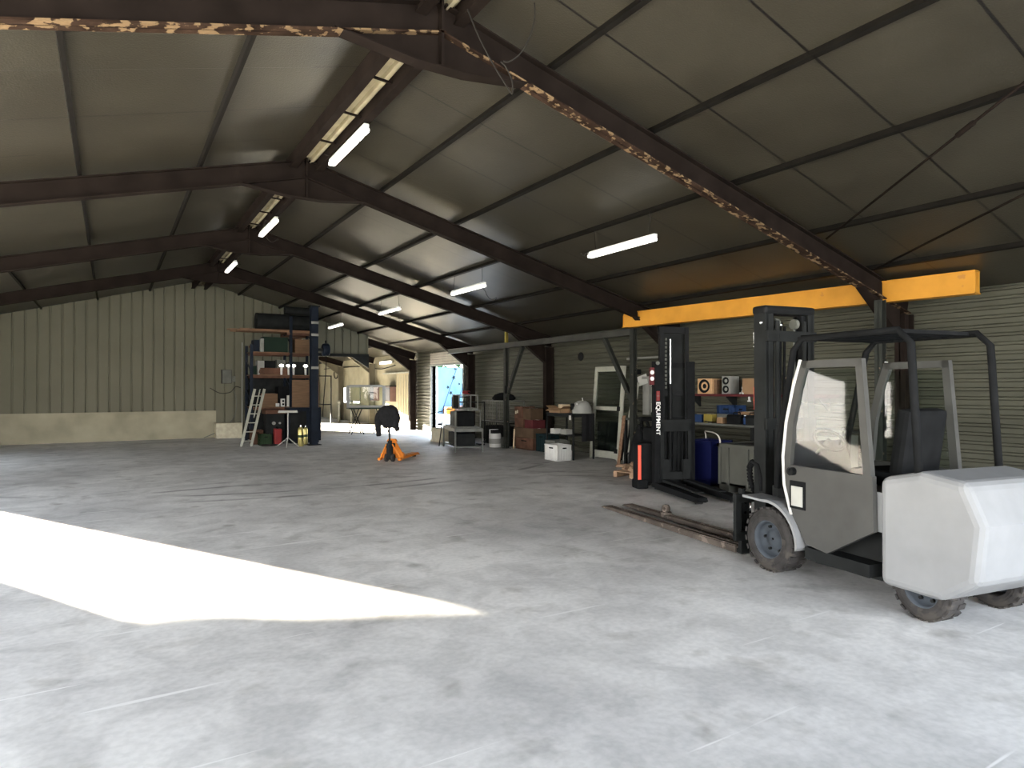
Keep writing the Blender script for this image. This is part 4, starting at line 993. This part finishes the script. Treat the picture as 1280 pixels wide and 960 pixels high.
# stacked steel trestles and racks beside the open door
ra = math.atan2(.96, .27) - PI/2
o = frame_table('steel_trestle', 'low grey steel trestle table, front one of the stacked metal furniture near the open door', 'table', (8.12, 15.75, 0), (.75, 1.75), .60, 'galv', rz=ra, low=.14, deck=True)
def rackbox(label, loc, size, rz, bars=5, m='galv', name='steel_rack'):
    sx, sy, sz = size; o = thing(name, label, 'rack', loc, rz)
    t = .025
    for a in (-1, 1):
        g = MB()
        for b in (-1, 1): g.b2((a*sx/2-t/2,b*sy/2-t/2,0), (a*sx/2+t/2,b*sy/2+t/2,sz))
        g.b2((a*sx/2-t/2,-sy/2,0), (a*sx/2+t/2,sy/2,t)); g.b2((a*sx/2-t/2,-sy/2,sz-t), (a*sx/2+t/2,sy/2,sz)); g.build('end_frame', m, o)
    g = MB()
    for b in (-1, 1):
        for z in (0, sz-t): g.b2((-sx/2,b*sy/2-t/2,z), (sx/2,b*sy/2+t/2,z+t))
    g.build('side_rail', m, o)
    g = MB()
    for k in range(1, bars+1):
        y = -sy/2+sy*k/(bars+1)
        g.b2((-sx/2-.006,y-.008,t), (-sx/2+.006,y+.008,sz-t)); g.b2((-sx/2,y-.01,0), (sx/2,y+.01,t))
    g.build('wire_bars', m, o); return o
rackbox('upturned grey wire rack lying on the low steel trestle', (8.12, 15.75, .605), (.65, 1.5, .48), ra, 9)
o = rackbox('grey framed box with a dark panel on top of the stacked metal furniture', (8.10, 15.55, 1.09), (.5, .85, .38), ra, 0)
g = MB(); g.b2((-.24,-.40,.02), (-.225,.40,.36)); g.build('dark_panel', 'black', o)
carton('carton', 'dark closed box standing inside the upturned wire rack on the trestle', 'box', (8.13, 15.80, .635), (.45,1.1,.38), 'black', ra, tape=False)
rackbox('wire rack behind the stacked trestle, right of the framed box', (9.84, 16.5, .0), (.5, 1.6, .66), 0, 14, 'dark_steel')
rackbox('second wire rack standing on the first one near the ribbed wall', (9.84, 16.5, .665), (.5, 1.55, .62), 0, 14, 'galv')
carton('carton', 'dark closed chest on the floor inside the lower wire rack', 'chest', (9.84, 16.5, .03), (.42,1.3,.5), 'black', tape=False)
carton('carton', 'dark box on the low shelf under the front steel trestle table', 'box', (8.12, 15.8, .142), (.5,1.2,.30), 'dark_steel', ra, tape=False)
rackbox('narrow grey wire crate standing on the right end of the stacked metal furniture', (8.35, 16.28, 1.09), (.42, .42, .32), ra, 6, 'dark_steel')
rackbox('tall dark frame rack standing behind the trestle, left of the wire racks', (8.95, 16.9, .0), (.5, .9, 1.25), 0, 8, 'dark_steel')
simple('folded_tarp', 'dark folded tarpaulin on top of the wire racks', 'tarpaulin', 'black', lambda g: g.lathe([(.001,.0),(.30,.0),(.36,.06),(.28,.16),(.12,.22),(.001,.23)], n=18), (9.82, 16.4, 1.29))
simple('plastic_can', 'small pale plastic can standing right of the trestle, above the drum', 'can', 'light_grey', lambda g: (g.box((0,0,.13), (.14,.16,.26), bev=.02), g.cyl((0,0,.26), (0,0,.30), .025, 10)), (9.45, 15.97, .0))
o = thing('hand_tool_bundle', 'red and black power tool lying on the framed box', 'power tool', (8.08, 15.45, 1.472))
g = MB(); g.cyl((0,-.14,.06), (0,.14,.06), .05, 12); g.box((0,.02,.05), (.06,.12,.09), bev=.01); g.build('tool_body', 'red', o)
g = MB(); g.cyl((0,-.24,.06), (0,-.14,.06), .025, 10); g.tube([(0,.14,.06), (.02,.22,.08), (.03,.26,.18), (.02,.26,.30)], .012, 6); g.build('tool_shaft', 'black', o)
simple('long_handle', 'dark long-handled tool leaning on the left end of the trestle table', 'tool', 'black', lambda g: (g.cyl((0,0,.0), (.10,-.12,1.15), .016, 8), g.box((.02,-.01,.62), (.10,.10,.06)), g.cyl((.08,-.1,1.0), (-.25,.05,.92), .012, 8)), (7.95, 16.85, .0))
simple('concrete_block', 'beige low rectangular block on the floor in front of the open door', 'block', 'concrete_block', lambda g: (g.box((0,0,.22), (.62,.55,.40), bev=.015), g.b2((-.33,-.29,0), (.33,.29,.05))), tuple(ground(556, 551.5)), .2)

# ------------------------------------------------------------------ left: column, rack, machine
o = thing('support_column', 'dark blue steel column standing alone under the fourth roof frame', 'column', (5.02, 19.1, 0))
g = MB(); g.b2((-.10,-.10,0), (.10,-.085,4.03)); g.b2((-.10,.085,0), (.10,.10,4.03)); g.b2((-.008,-.09,0), (.008,.09,4.03)); g.build('column_shaft', 'navy', o)
g = MB(); g.b2((-.18,-.18,0), (.18,.18,.02)); g.b2((-.14,-.14,4.0), (.14,.14,4.03)); g.build('base_plate', 'dark_steel', o)
g = MB()
for z in (2.2, 3.15, 3.5): g.b2((-.105,-.115,z), (.105,-.10,z+.07))
g.build('clamp_band', 'light_grey', o)
o = thing('hose_reel', 'dark blue round hose reel hung on the blue column, hose trailing down', 'hose reel', (5.34, 19.02, 2.76))
g = MB(); g.lathe([(.001,-.09),(.17,-.09),(.19,-.06),(.19,.06),(.17,.09),(.001,.09)], (0,0,0), 'x', 22); g.build('reel_case', 'navy', o)
g = MB(); g.b2((-.225,-.03,-.04), (-.09,.03,.04)); g.b2((-.02,-.02,.18), (.02,.02,.27)); g.build('reel_bracket', 'dark_steel', o)
g = MB(); g.tube([(0,-.05,-.18), (0,-.03,-.5), (-.02,0,-1.0), (-.06,.02,-1.6), (-.08,.03,-1.95)], .012, 6); g.build('reel_hose', 'black', o)
# pallet rack
RK = thing('storage_rack', 'tall dark storage rack loaded with timber and boxes before the partition', 'rack', (4.5, 21.05, 0))
for x, h in ((-.92, 2.95), (.22, 3.85), (.92, 3.6)):
    g = MB()
    for y in (-.42, .42): g.b2((x-.04,y-.035,0), (x+.04,y+.035,h))
    z = .3
    while z < h-.5: g.bar((x, -.42, z), (x, .42, z+.4), .02, .03); z += .45
    g.build('upright', 'navy', RK)
g = MB(); g.b2((-.90,.44,.05), (.90,.455,2.0)); g.build('back_panel', 'dark_steel', RK)
SH = (1.08, 2.05, 2.74, 3.36)
for z in SH:
    g = MB(); x0 = -.92 if z < 2.9 else .1
    for y in (-.45, .40): g.b2((x0,y,z-.09), (.92,y+.05,z-.02))
    g.build('shelf_beam', 'timber_red', RK)
    g = MB(); g.b2((x0,-.44,z-.02), (.92,.44,z)); g.build('shelf_deck', 'plywood', RK)
g = MB(); g.bar((-.92,.0,2.95-.05), (.3,.0,3.30), .06, .06); g.build('sloping_rail', 'timber_red', RK)
rnd = random.Random(11); first = None
PZ = 3.362
for k in range(9):
    lay, c = divmod(k, 5); yy = 20.72+c*.14; L = rnd.uniform(1.7, 2.5)
    lab = 'rough brown timber plank lying in the stack on the top of the rack'
    if first is None:
        first = simple('timber_plank', lab, 'plank', 'timber', lambda g: g.b2((-1.15,-.06,0), (1.05,.06,.035)), (4.35, yy, PZ+lay*.037), 0, 'timber planks on top of the rack')
    else: dup(first, (4.35+rnd.uniform(-.25,.2), yy, PZ+lay*.037), rnd.uniform(-.006,.006))
simple('rolled_sheeting', 'dark grey roll of sheeting lying on the planks at the top of the rack', 'roll', 'dark_steel', lambda g: (g.cyl((-.85,0,.25), (.80,0,.25), .245, 20), g.cyl((-.85,0,.25), (-.87,0,.25), .1, 14)), (4.60, 20.95, 3.438), .04)
simple('rolled_sheeting', 'upper thinner dark roll resting on the large roll at the top of the rack', 'roll', 'dark_steel', lambda g: g.cyl((-.35,0,.13), (.45,0,.13), .125, 18), (4.95, 20.95, 3.932), .04)
carton('carton', 'big dark green box on the upper shelf of the rack', 'box', (4.28, 20.92, 2.742), (.72,.5,.46), 'green_panel', tape=False)
carton('carton', 'brown upright box on the upper shelf, between the rack uprights on the right', 'box', (5.08, 20.95, 2.742), (.44,.5,.42), 'plywood')
carton('carton', 'dark narrow box at the left end of the upper rack shelf', 'box', (3.74, 20.92, 2.742), (.16,.4,.36), 'navy', tape=False)
rnd = random.Random(3); first = None
for k in range(4):
    lab = 'reddish board in the stack under the dark green box' 
    if first is None: first = simple('board', lab, 'board', 'timber_red', lambda g: g.b2((-.42,-.14,0), (.42,.14,.05)), (4.25, 20.80, 2.052), 0, 'reddish boards in the rack')
    else: dup(first, (4.25+rnd.uniform(-.05,.05), 20.80+.0*k, 2.052+k*.052), rnd.uniform(-.03,.03))
carton('carton', 'pale grey box on the middle rack shelf at the left', 'box', (3.86, 20.85, 2.052), (.20,.3,.42), 'light_grey', tape=False)
carton('carton', 'dark box on the middle rack shelf behind the small bright items', 'box', (5.03, 21.1, 2.052), (.5,.4,.42), 'dark_steel', tape=False)
for px, lab in ((352, 'leftmost'), (361, 'second'), (367, 'third'), (383, 'rightmost')):  # overexposed items, no real lamps: their sunlit brightness is made by emission
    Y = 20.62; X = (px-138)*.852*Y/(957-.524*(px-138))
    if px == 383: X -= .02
    o = thing('glowing_item', 'small white item with an emissive highlight on the rack, '+lab+' of the four', 'lamp', (X, 20.66, 2.055), 0, 'small white items with emissive highlights')
    g = MB(); g.cyl((0,0,0), (0,0,.22), .03, 12, .036); g.build('item_stem', 'white_plastic', o)
    g = MB(); g.sphere((0,0,.28), .062, (1.15,1,.75)); g.build('highlight_blob', 'highlight_glow', o)
rk = (('dark green small box at the left end of the middle rack shelf', (3.66,20.80,2.052), (.16,.24,.26), 'green_panel'),
      ('small black box behind the first bright item on the rack', (4.14,20.98,2.262), (.34,.3,.22), 'black'),
      ('small grey box behind the second bright item on the rack', (4.52,21.15,2.262), (.26,.24,.26), 'grey_metal'),
      ('narrow pale upright box beside the dark green box on the upper rack shelf', (3.88,20.72,2.742), (.10,.2,.40), 'light_grey'),
      ('black box on the lower rack shelf behind the pale notice', (4.66,21.12,1.082), (.5,.4,.62), 'black'),
      ('dark box at the left end of the lower rack shelf', (3.76,20.90,1.082), (.22,.4,.50), 'dark_steel'),
      ('brown box wedged between the top planks and the upright carton on the rack', (5.05,21.28,2.742), (.30,.16,.5), 'timber_red'))
for lab, lc, sz, mm in rk: carton('carton', lab, 'box', lc, sz, mm, tape=False)
# lower rack: work shelf with machine, notice and blocks
carton('carton', 'brown wooden box on the lower rack shelf at the left', 'box', (4.10, 20.95, 1.082), (.50,.5,.40), 'plywood', tape=False)
o = simple('notice_board', 'pale printed notice leaning on the lower rack shelf beside the brown panel', 'notice', 'paper', lambda g: (g.box((0,0,.17), (.26,.012,.34)), ), (4.74, 20.66, 1.082))
o = thing('socket_block', 'small white and black socket block standing left of the pale notice', 'socket block', (4.49, 20.67, 1.082))
g = MB(); g.box((0,0,.12), (.12,.06,.24), bev=.008); g.build('block_body', 'white_plastic', o)
for z in (.07, .17): g = MB(); g.box((.01,-.032,z), (.06,.006,.06)); g.build('socket', 'black', o)
simple('small_cube', 'tiny white cube left of the socket block on the lower rack shelf', 'cube', 'white_plastic', lambda g: g.box((0,0,.05), (.1,.08,.1), bev=.008), (4.34, 20.67, 1.082))
simple('plywood_sheet', 'large reddish brown wooden panel leaning against the rack behind the blue column', 'panel', 'plywood', lambda g: (g.box((0,0,.42), (.80,.03,.82)), g.b2((-.40,-.03,.0), (.40,.02,.04)), g.b2((-.38,-.022,.35), (-.35,-.014,.55))), (5.06, 20.2, 1.062))
o = thing('machine_cabinet', 'dark blue machine cabinet under the brown panel, behind the blue column', 'machine', (4.98, 20.2, 0))
g = MB(); g.box((0,0,.56), (.94,.60,1.0), bev=.015); g.b2((-.42,-.25,0), (.42,.25,.06)); g.build('cabinet_body', 'navy', o)
g = MB(); g.b2((-.45,-.31,.14), (.02,-.30,.95)); dd = g.build('cabinet_door', 'dark_steel', o)
g = MB(); g.b2((.04,-.31,.14), (.45,-.30,.95)); g.build('cabinet_door', 'navy', o)
o = thing('grinding_machine', 'low machine with a reddish top band left of the blue cabinet', 'machine', (4.12, 20.15, 0))
g = MB(); g.box((0,0,.45), (.50,.5,.88), bev=.02); g.build('machine_body', 'dark_steel', o)
g = MB(); g.box((0.02,0,.95), (.62,.55,.12), bev=.02); g.build('top_band', 'timber_red', o)
for gx, gr in ((-.05,.05), (.12,.03)): g = MB(); g.cyl((gx,-.25,.62), (gx,-.29,.62), gr, 16); g.build('gauge', 'light_grey', o)
o = thing('fuel_can', 'bright red canister on the floor left of the white roller stand', 'canister', (4.12, 19.62, 0))
g = MB(); g.box((0,0,.25), (.20,.26,.46), bev=.03); g.build('can_body', 'red', o)
g = MB(); g.b2((-.015,-.08,.48), (.015,.08,.54)); g.cyl((0,.09,.46), (0,.09,.54), .025, 10); g.build('handle', 'black', o)
crate('storage_crate', 'dull green crate on the floor left of the red canister', 'crate', (3.80, 19.78, 0), (.30,.34,.32), 'green')
crate('storage_crate', 'brown crate on the floor behind the dull green crate', 'crate', (3.66, 20.26, 0), (.30,.36,.42), 'timber_red')
simple('coiled_cable', 'black cable coil lying on the floor in front of the machines', 'cable coil', 'cable', lambda g: g.tube([((.22+.012*math.sin(k*1.3))*math.cos(k*.35), (.20+.012*math.cos(k*1.7))*math.sin(k*.35), .02+.004*(k//18)) for k in range(72)], .014, 6), (3.85, 19.4, 0))
# roller stand
p = ground(360, 558.5)
o = thing('roller_stand', 'white T-shaped roller stand on three splayed legs in front of the machines', 'stand', (p.x, p.y, 0), -.35)
g = MB(); g.cyl((0,0,.22), (0,0,.96), .019, 12); g.build('stand_pole', 'white_paint', o)
g = MB(); g.b2((-.26,-.03,.955), (.26,.03,.99)); g.cyl((-.25,0,1.0), (.25,0,1.0), .022, 14); g.build('roller_head', 'white_paint', o)
for a in (math.radians(-8), math.radians(188), math.radians(270)):
    g = MB(); g.bar((0,0,.26), (.30*math.cos(a), .30*math.sin(a), .012), .028, .02); g.build('leg', 'white_paint', o)
def cylth(label, p, r, h, m):
    o = thing('gas_cylinder', label, 'cylinder', (p.x, p.y, 0))
    g = MB(); g.lathe([(.001,0),(r*.9,0),(r,.03),(r,h*.85),(r*.8,h*.93),(r*.3,h)], n=22); g.build('cylinder_body', m, o)
    g = MB(); g.lathe([(r*1.01,h*.45),(r*1.01,h*.58)], n=22); g.build('band', 'green', o)
    g = MB(); g.cyl((0,0,h), (0,0,h+.04), r*.3, 10); g.build('valve', 'chrome', o)
cylth('shiny golden cylinder with a green band, right of the roller stand', ground(376, 558), .085, .56, 'gold_metal')
cylth('second smaller golden cylinder just behind the shiny one', ground(382, 556), .06, .52, 'gold_metal')
# ladder
o = thing('folding_ladder', 'pale folding ladder leaning against the left end of the rack', 'ladder', (3.42, 19.95, 0), -.1)
for s in (-1, 1):
    g = MB(); g.bar((-.12+s*.13,-.35,0), (.26+s*.13,-.05,1.62), .035, .07); g.build('ladder_rail', 'offwhite', o)
for k in range(6):
    t = (k+.6)/6.4; g = MB(); x = -.12+.38*t; g.b2((x-.13,-.35+.30*t-.04,1.62*t-.012), (x+.13,-.35+.30*t+.04,1.62*t+.012)); g.build('rung', 'offwhite', o)
g = MB(); g.bar((.10,-.14,.80), (.27,-.02,1.60), .26, .02); g.build('top_tray', 'offwhite', o)
# on the partition
def px_part(px): q = px-138; return q*.852*(YP-.1)/(957-.524*q)
o = thing('fuse_box', 'grey electrical box fixed to the partition at the left picture edge', 'fuse box', (px_part(283.5), YP-.002, 1.80))
g = MB(); g.b2((-.16,-.16,0), (.14,0,.46)); g.build('box_body', 'dark_steel', o)
g = MB(); g.b2((-.15,-.172,.01), (.13,-.16,.45)); g.build('box_door', 'grey_metal', o)
simple('socket_outlet', 'small grey socket on the partition right of the fuse box', 'socket', 'grey_metal', lambda g: (g.box((0,-.04,0), (.12,.08,.2), bev=.01), g.cyl((0,-.08,-.02), (0,-.11,-.02), .035, 12)), (px_part(292), YP-.005, 1.95))
x = px_part(287)
cable([(x-.6, YP-.05, 1.65), (x-.3, YP-.08, 1.48), (x, YP-.08, 1.50), (x+.12, YP-.08, 1.62), (x+.2, YP-.06, 1.70), (x+.35, YP-.06, 1.66)], .012, 'loose dark cable sagging along the partition under the fuse box')
cable([(x-.8, YP-.25, .02), (x-.3, YP-.22, .25), (x+.1, YP-.15, .62), (x+.22, YP-.10, 1.05), (x+.18, YP-.08, 1.40), (x+.12, YP-.08, 1.60)], .014, 'grey hose curving down the partition to the floor', 'hose', 'grey_metal')
simple('conduit', 'thin pale vertical conduit on the partition between fuse box and rack', 'conduit', 'light_grey', lambda g: g.b2((-.02,-.03,0), (.02,-.001,3.2)), (px_part(303), YP, 0))
carton('floor_heater', 'low greyish metal chest on the floor against the partition at the left picture edge', 'chest', (px_part(284), YP-.34, 0), (.8,.5,.5), 'concrete_block', tape=False)

# ------------------------------------------------------------------ far bay
o = thing('trestle_table', 'long dark work table on crossed trestle legs near the sunlit floor strip', 'table', (7.95, 22.75, 0), -.15)
g = MB(); g.b2((-.75,-.35,.90), (.85,.35,.94)); g.build('table_top', 'green_panel', o)
for x in (-.45, .45):
    for s in (-1, 1):
        for yy in (-.28, .28): g = MB(); g.bar((x-.22*s,yy,0), (x+.14*s,yy,.90), .03, .03); g.build('leg', 'dark_steel', o)
    g = MB(); g.b2((x-.16,-.28,.20), (x-.13,.28,.23)); g.build('leg_tie', 'dark_steel', o)
o = thing('framed_pane', 'large pane in a pale greenish frame standing on the trestle table', 'framed pane', (7.85, 22.78, .943), -.15)
for s in (-1, 1): g = MB(); g.b2((s*.64-.05,-.03,0), (s*.64+.05,.03,.80)); g.build('frame_side', 'light_grey', o)
for z in (0, .74): g = MB(); g.b2((-.59,-.03,z), (.59,.03,z+.08)); g.build('frame_rail', 'light_grey', o)
g = MB(); g.b2((-.59,-.004,.08), (.59,.004,.74)); g.build('glass_pane', 'glass', o)
o = thing('tube_stand', 'thin dark square-tube stand in the opening behind the blue column', 'stand', (7.15, 25.6, 0))
g = MB()
for a, b in (((-.25,0,0), (-.25,0,2.14)), ((.25,0,0), (.25,0,2.14)), ((-.25,0,2.12), (.25,0,2.12)), ((-.25,-.3,.015), (-.25,.3,.015)), ((.25,-.3,.015), (.25,.3,.015)), ((-.25,0,1.0), (.25,0,1.0))): g.bar(a, b, .04, .04)
g.build('stand_frame', 'dark_steel', o)
for px, w, lab in ((464, .72, 'farther'), (484, .72, 'nearer')):
    Y = wY(px, 10.1)
    o = thing('wall_cabinet', 'small dark-fronted electrical cabinet on the pale far wall, '+lab+' one', 'cabinet', (XR-.002, Y, 1.08))
    g = MB(); g.b2((-.26,-w/2,0), (0,w/2,.62)); g.build('cabinet_body', 'pink', o)
    g = MB(); g.b2((-.28,-w/2+.02,.02), (-.26,w/2-.02,.60)); g.build('cabinet_door', 'navy', o)
    g = MB(); g.b2((-.30,-w/2-.04,.62), (0,w/2+.04,.68)); g.build('cabinet_hood', 'dark_steel', o)
cable([(XR-.04, 26.2, 2.62), (XR-.05, 28, 2.50), (XR-.05, 30, 2.66), (XR-.05, 33, 2.72), (XR-.05, 37, 2.72)], .02, 'thin pipe running along the top of the pale far wall', 'wall_pipe', 'dark_steel')
simple('hose_coil', 'ring of dark hose hanging on the pale far wall under the pipe', 'hose coil', 'cable', lambda g: g.tube([(0, .35*math.sin(2*PI*k/24), -.25+.25*math.cos(2*PI*k/24)) for k in range(25)], .03, 8), (XR-.06, wY(420, 10.3), 2.66))
for x, y, lab in ((9.2, 30.5, 'left'), (9.5, 29.6, 'right')):
    simple('floor_post', 'short pale post standing on the sunlit floor by the pale far wall, '+lab+' one', 'post', 'grey_metal', lambda g: (g.cyl((0,0,0), (0,0,.95), .05, 10), g.sphere((0,0,1.0), .09)), (x, y, 0))

# ------------------------------------------------------------------ outside the open door
o = thing('painted_garden_wall', 'bright blue painted wall with dark stars outside the open door', 'wall panel', (20.6, 38.3, -.03))
g = MB(); g.b2((-2.65,0,0), (4,.2,3.02)); g.build('painted_panel', 'mural', o)
def star(cx, cz, r):
    g = MB(); p = []
    for k in range(10):
        a = PI/2+k*PI/5+.4; q = r if k % 2 == 0 else r*.42; p.append((cx+q*math.cos(a), cz+q*math.sin(a)))
    g.prism(p, 'y', -.012, -.001); g.build('star', 'star', o)
def mp(px, py):                       # point of the picture on that wall, local
    k = (px-138); d = None
    # intersect the view ray with Y = 38.3
    dirv = FW + RT*((px-640)/FP); t = 38.3/dirv.y; return dirv.x*t-20.6, CH+(485-py)/FP*t+.03
for px, py, r in ((567,472,.17), (560,484,.13), (563.5,491,.15), (569,461,.12), (574,480,.10)): star(*mp(px, py), r)
g = MB()
for k in range(7): x = -2.4+k*.9; g.prism([(x,.05), (x+.05,.05), (x+1.15,2.95), (x+1.10,2.95)], 'y', -.004, -.001)
g.build('diagonal_stripe', 'blue_box', o)
simple('outdoor_chest', 'orange chest on the ground against the blue wall outside', 'chest', 'orange', lambda g: (g.box((0,0,.22), (.55,.4,.42), bev=.03), g.b2((-.29,-.22,.36), (.29,.22,.46))), (18.5, 37.7, -.03))
simple('outdoor_chest', 'pink white-topped box on the ground against the blue wall outside', 'chest', 'pink', lambda g: (g.box((0,0,.26), (.5,.4,.5), bev=.03), g.b2((-.27,-.22,.44), (.27,.22,.54))), (19.15, 37.7, -.03))
g = MB(); rnd = random.Random(2)
for k in range(170): g.sphere((rnd.uniform(-3,3.4), rnd.uniform(-.5,.5), rnd.uniform(.2,3.5)), rnd.uniform(.14,.28), (1,1,.8), 7, 5)
h = g.build('hedge', 'hedge', None, (21.0, 39.4, -.03)); tag(h, 'green hedge rising above the blue painted wall outside', 'hedge')
SKY, SUN, EXPO = 9, 170, 1.05
# ------------------------------------------------------------------ light, sky, camera
W = bpy.data.worlds.new('sky'); sc.world = W; W.use_nodes = True
wn = W.node_tree; bg = wn.nodes['Background']
tc = wn.nodes.new('ShaderNodeTexCoord'); sp = wn.nodes.new('ShaderNodeSeparateXYZ'); wn.links.new(tc.outputs['Generated'], sp.inputs[0])
rp = wn.nodes.new('ShaderNodeValToRGB'); wn.links.new(sp.outputs[2], rp.inputs[0])
rp.color_ramp.elements[0].position = 0; rp.color_ramp.elements[0].color = (1.0,.945,.87,1)
rp.color_ramp.elements[1].position = .5; rp.color_ramp.elements[1].color = (.64,.79,1.0,1)
wn.links.new(rp.outputs[0], bg.inputs[0]); bg.inputs[1].default_value = SKY
sun = bpy.data.lights.new('sun', 'SUN'); so = bpy.data.objects.new('sun', sun); C.objects.link(so)
sun.energy = SUN; sun.angle = math.radians(.6); sun.color = (1, .90, .72)
dv = Vector((1.405, -2.651, 0)).normalized(); dv.z = -.157
so.rotation_euler = dv.to_track_quat('-Z', 'Y').to_euler()
cam = bpy.data.cameras.new('camera'); co = bpy.data.objects.new('camera', cam); C.objects.link(co)
co.location = (0, 0, CH); cam.sensor_width = 36; cam.lens = FP/1280*36; cam.clip_end = 400; cam.clip_start = .05
cam.sensor_fit = 'HORIZONTAL'
f = FW.copy(); f.z = math.tan(math.atan(5/FP)); co.rotation_euler = f.to_track_quat('-Z', 'Y').to_euler()
sc.camera = co
sc.view_settings.view_transform = 'Standard'; sc.view_settings.look = 'None'; sc.view_settings.gamma = 1
sc.view_settings.use_curve_mapping = False; sc.view_settings.exposure = EXPO
cy = sc.cycles; cy.use_denoising = True; cy.max_bounces = 10; cy.diffuse_bounces = 6; cy.glossy_bounces = 4
cy.sample_clamp_indirect = 12; cy.caustics_reflective = False; cy.caustics_refractive = False
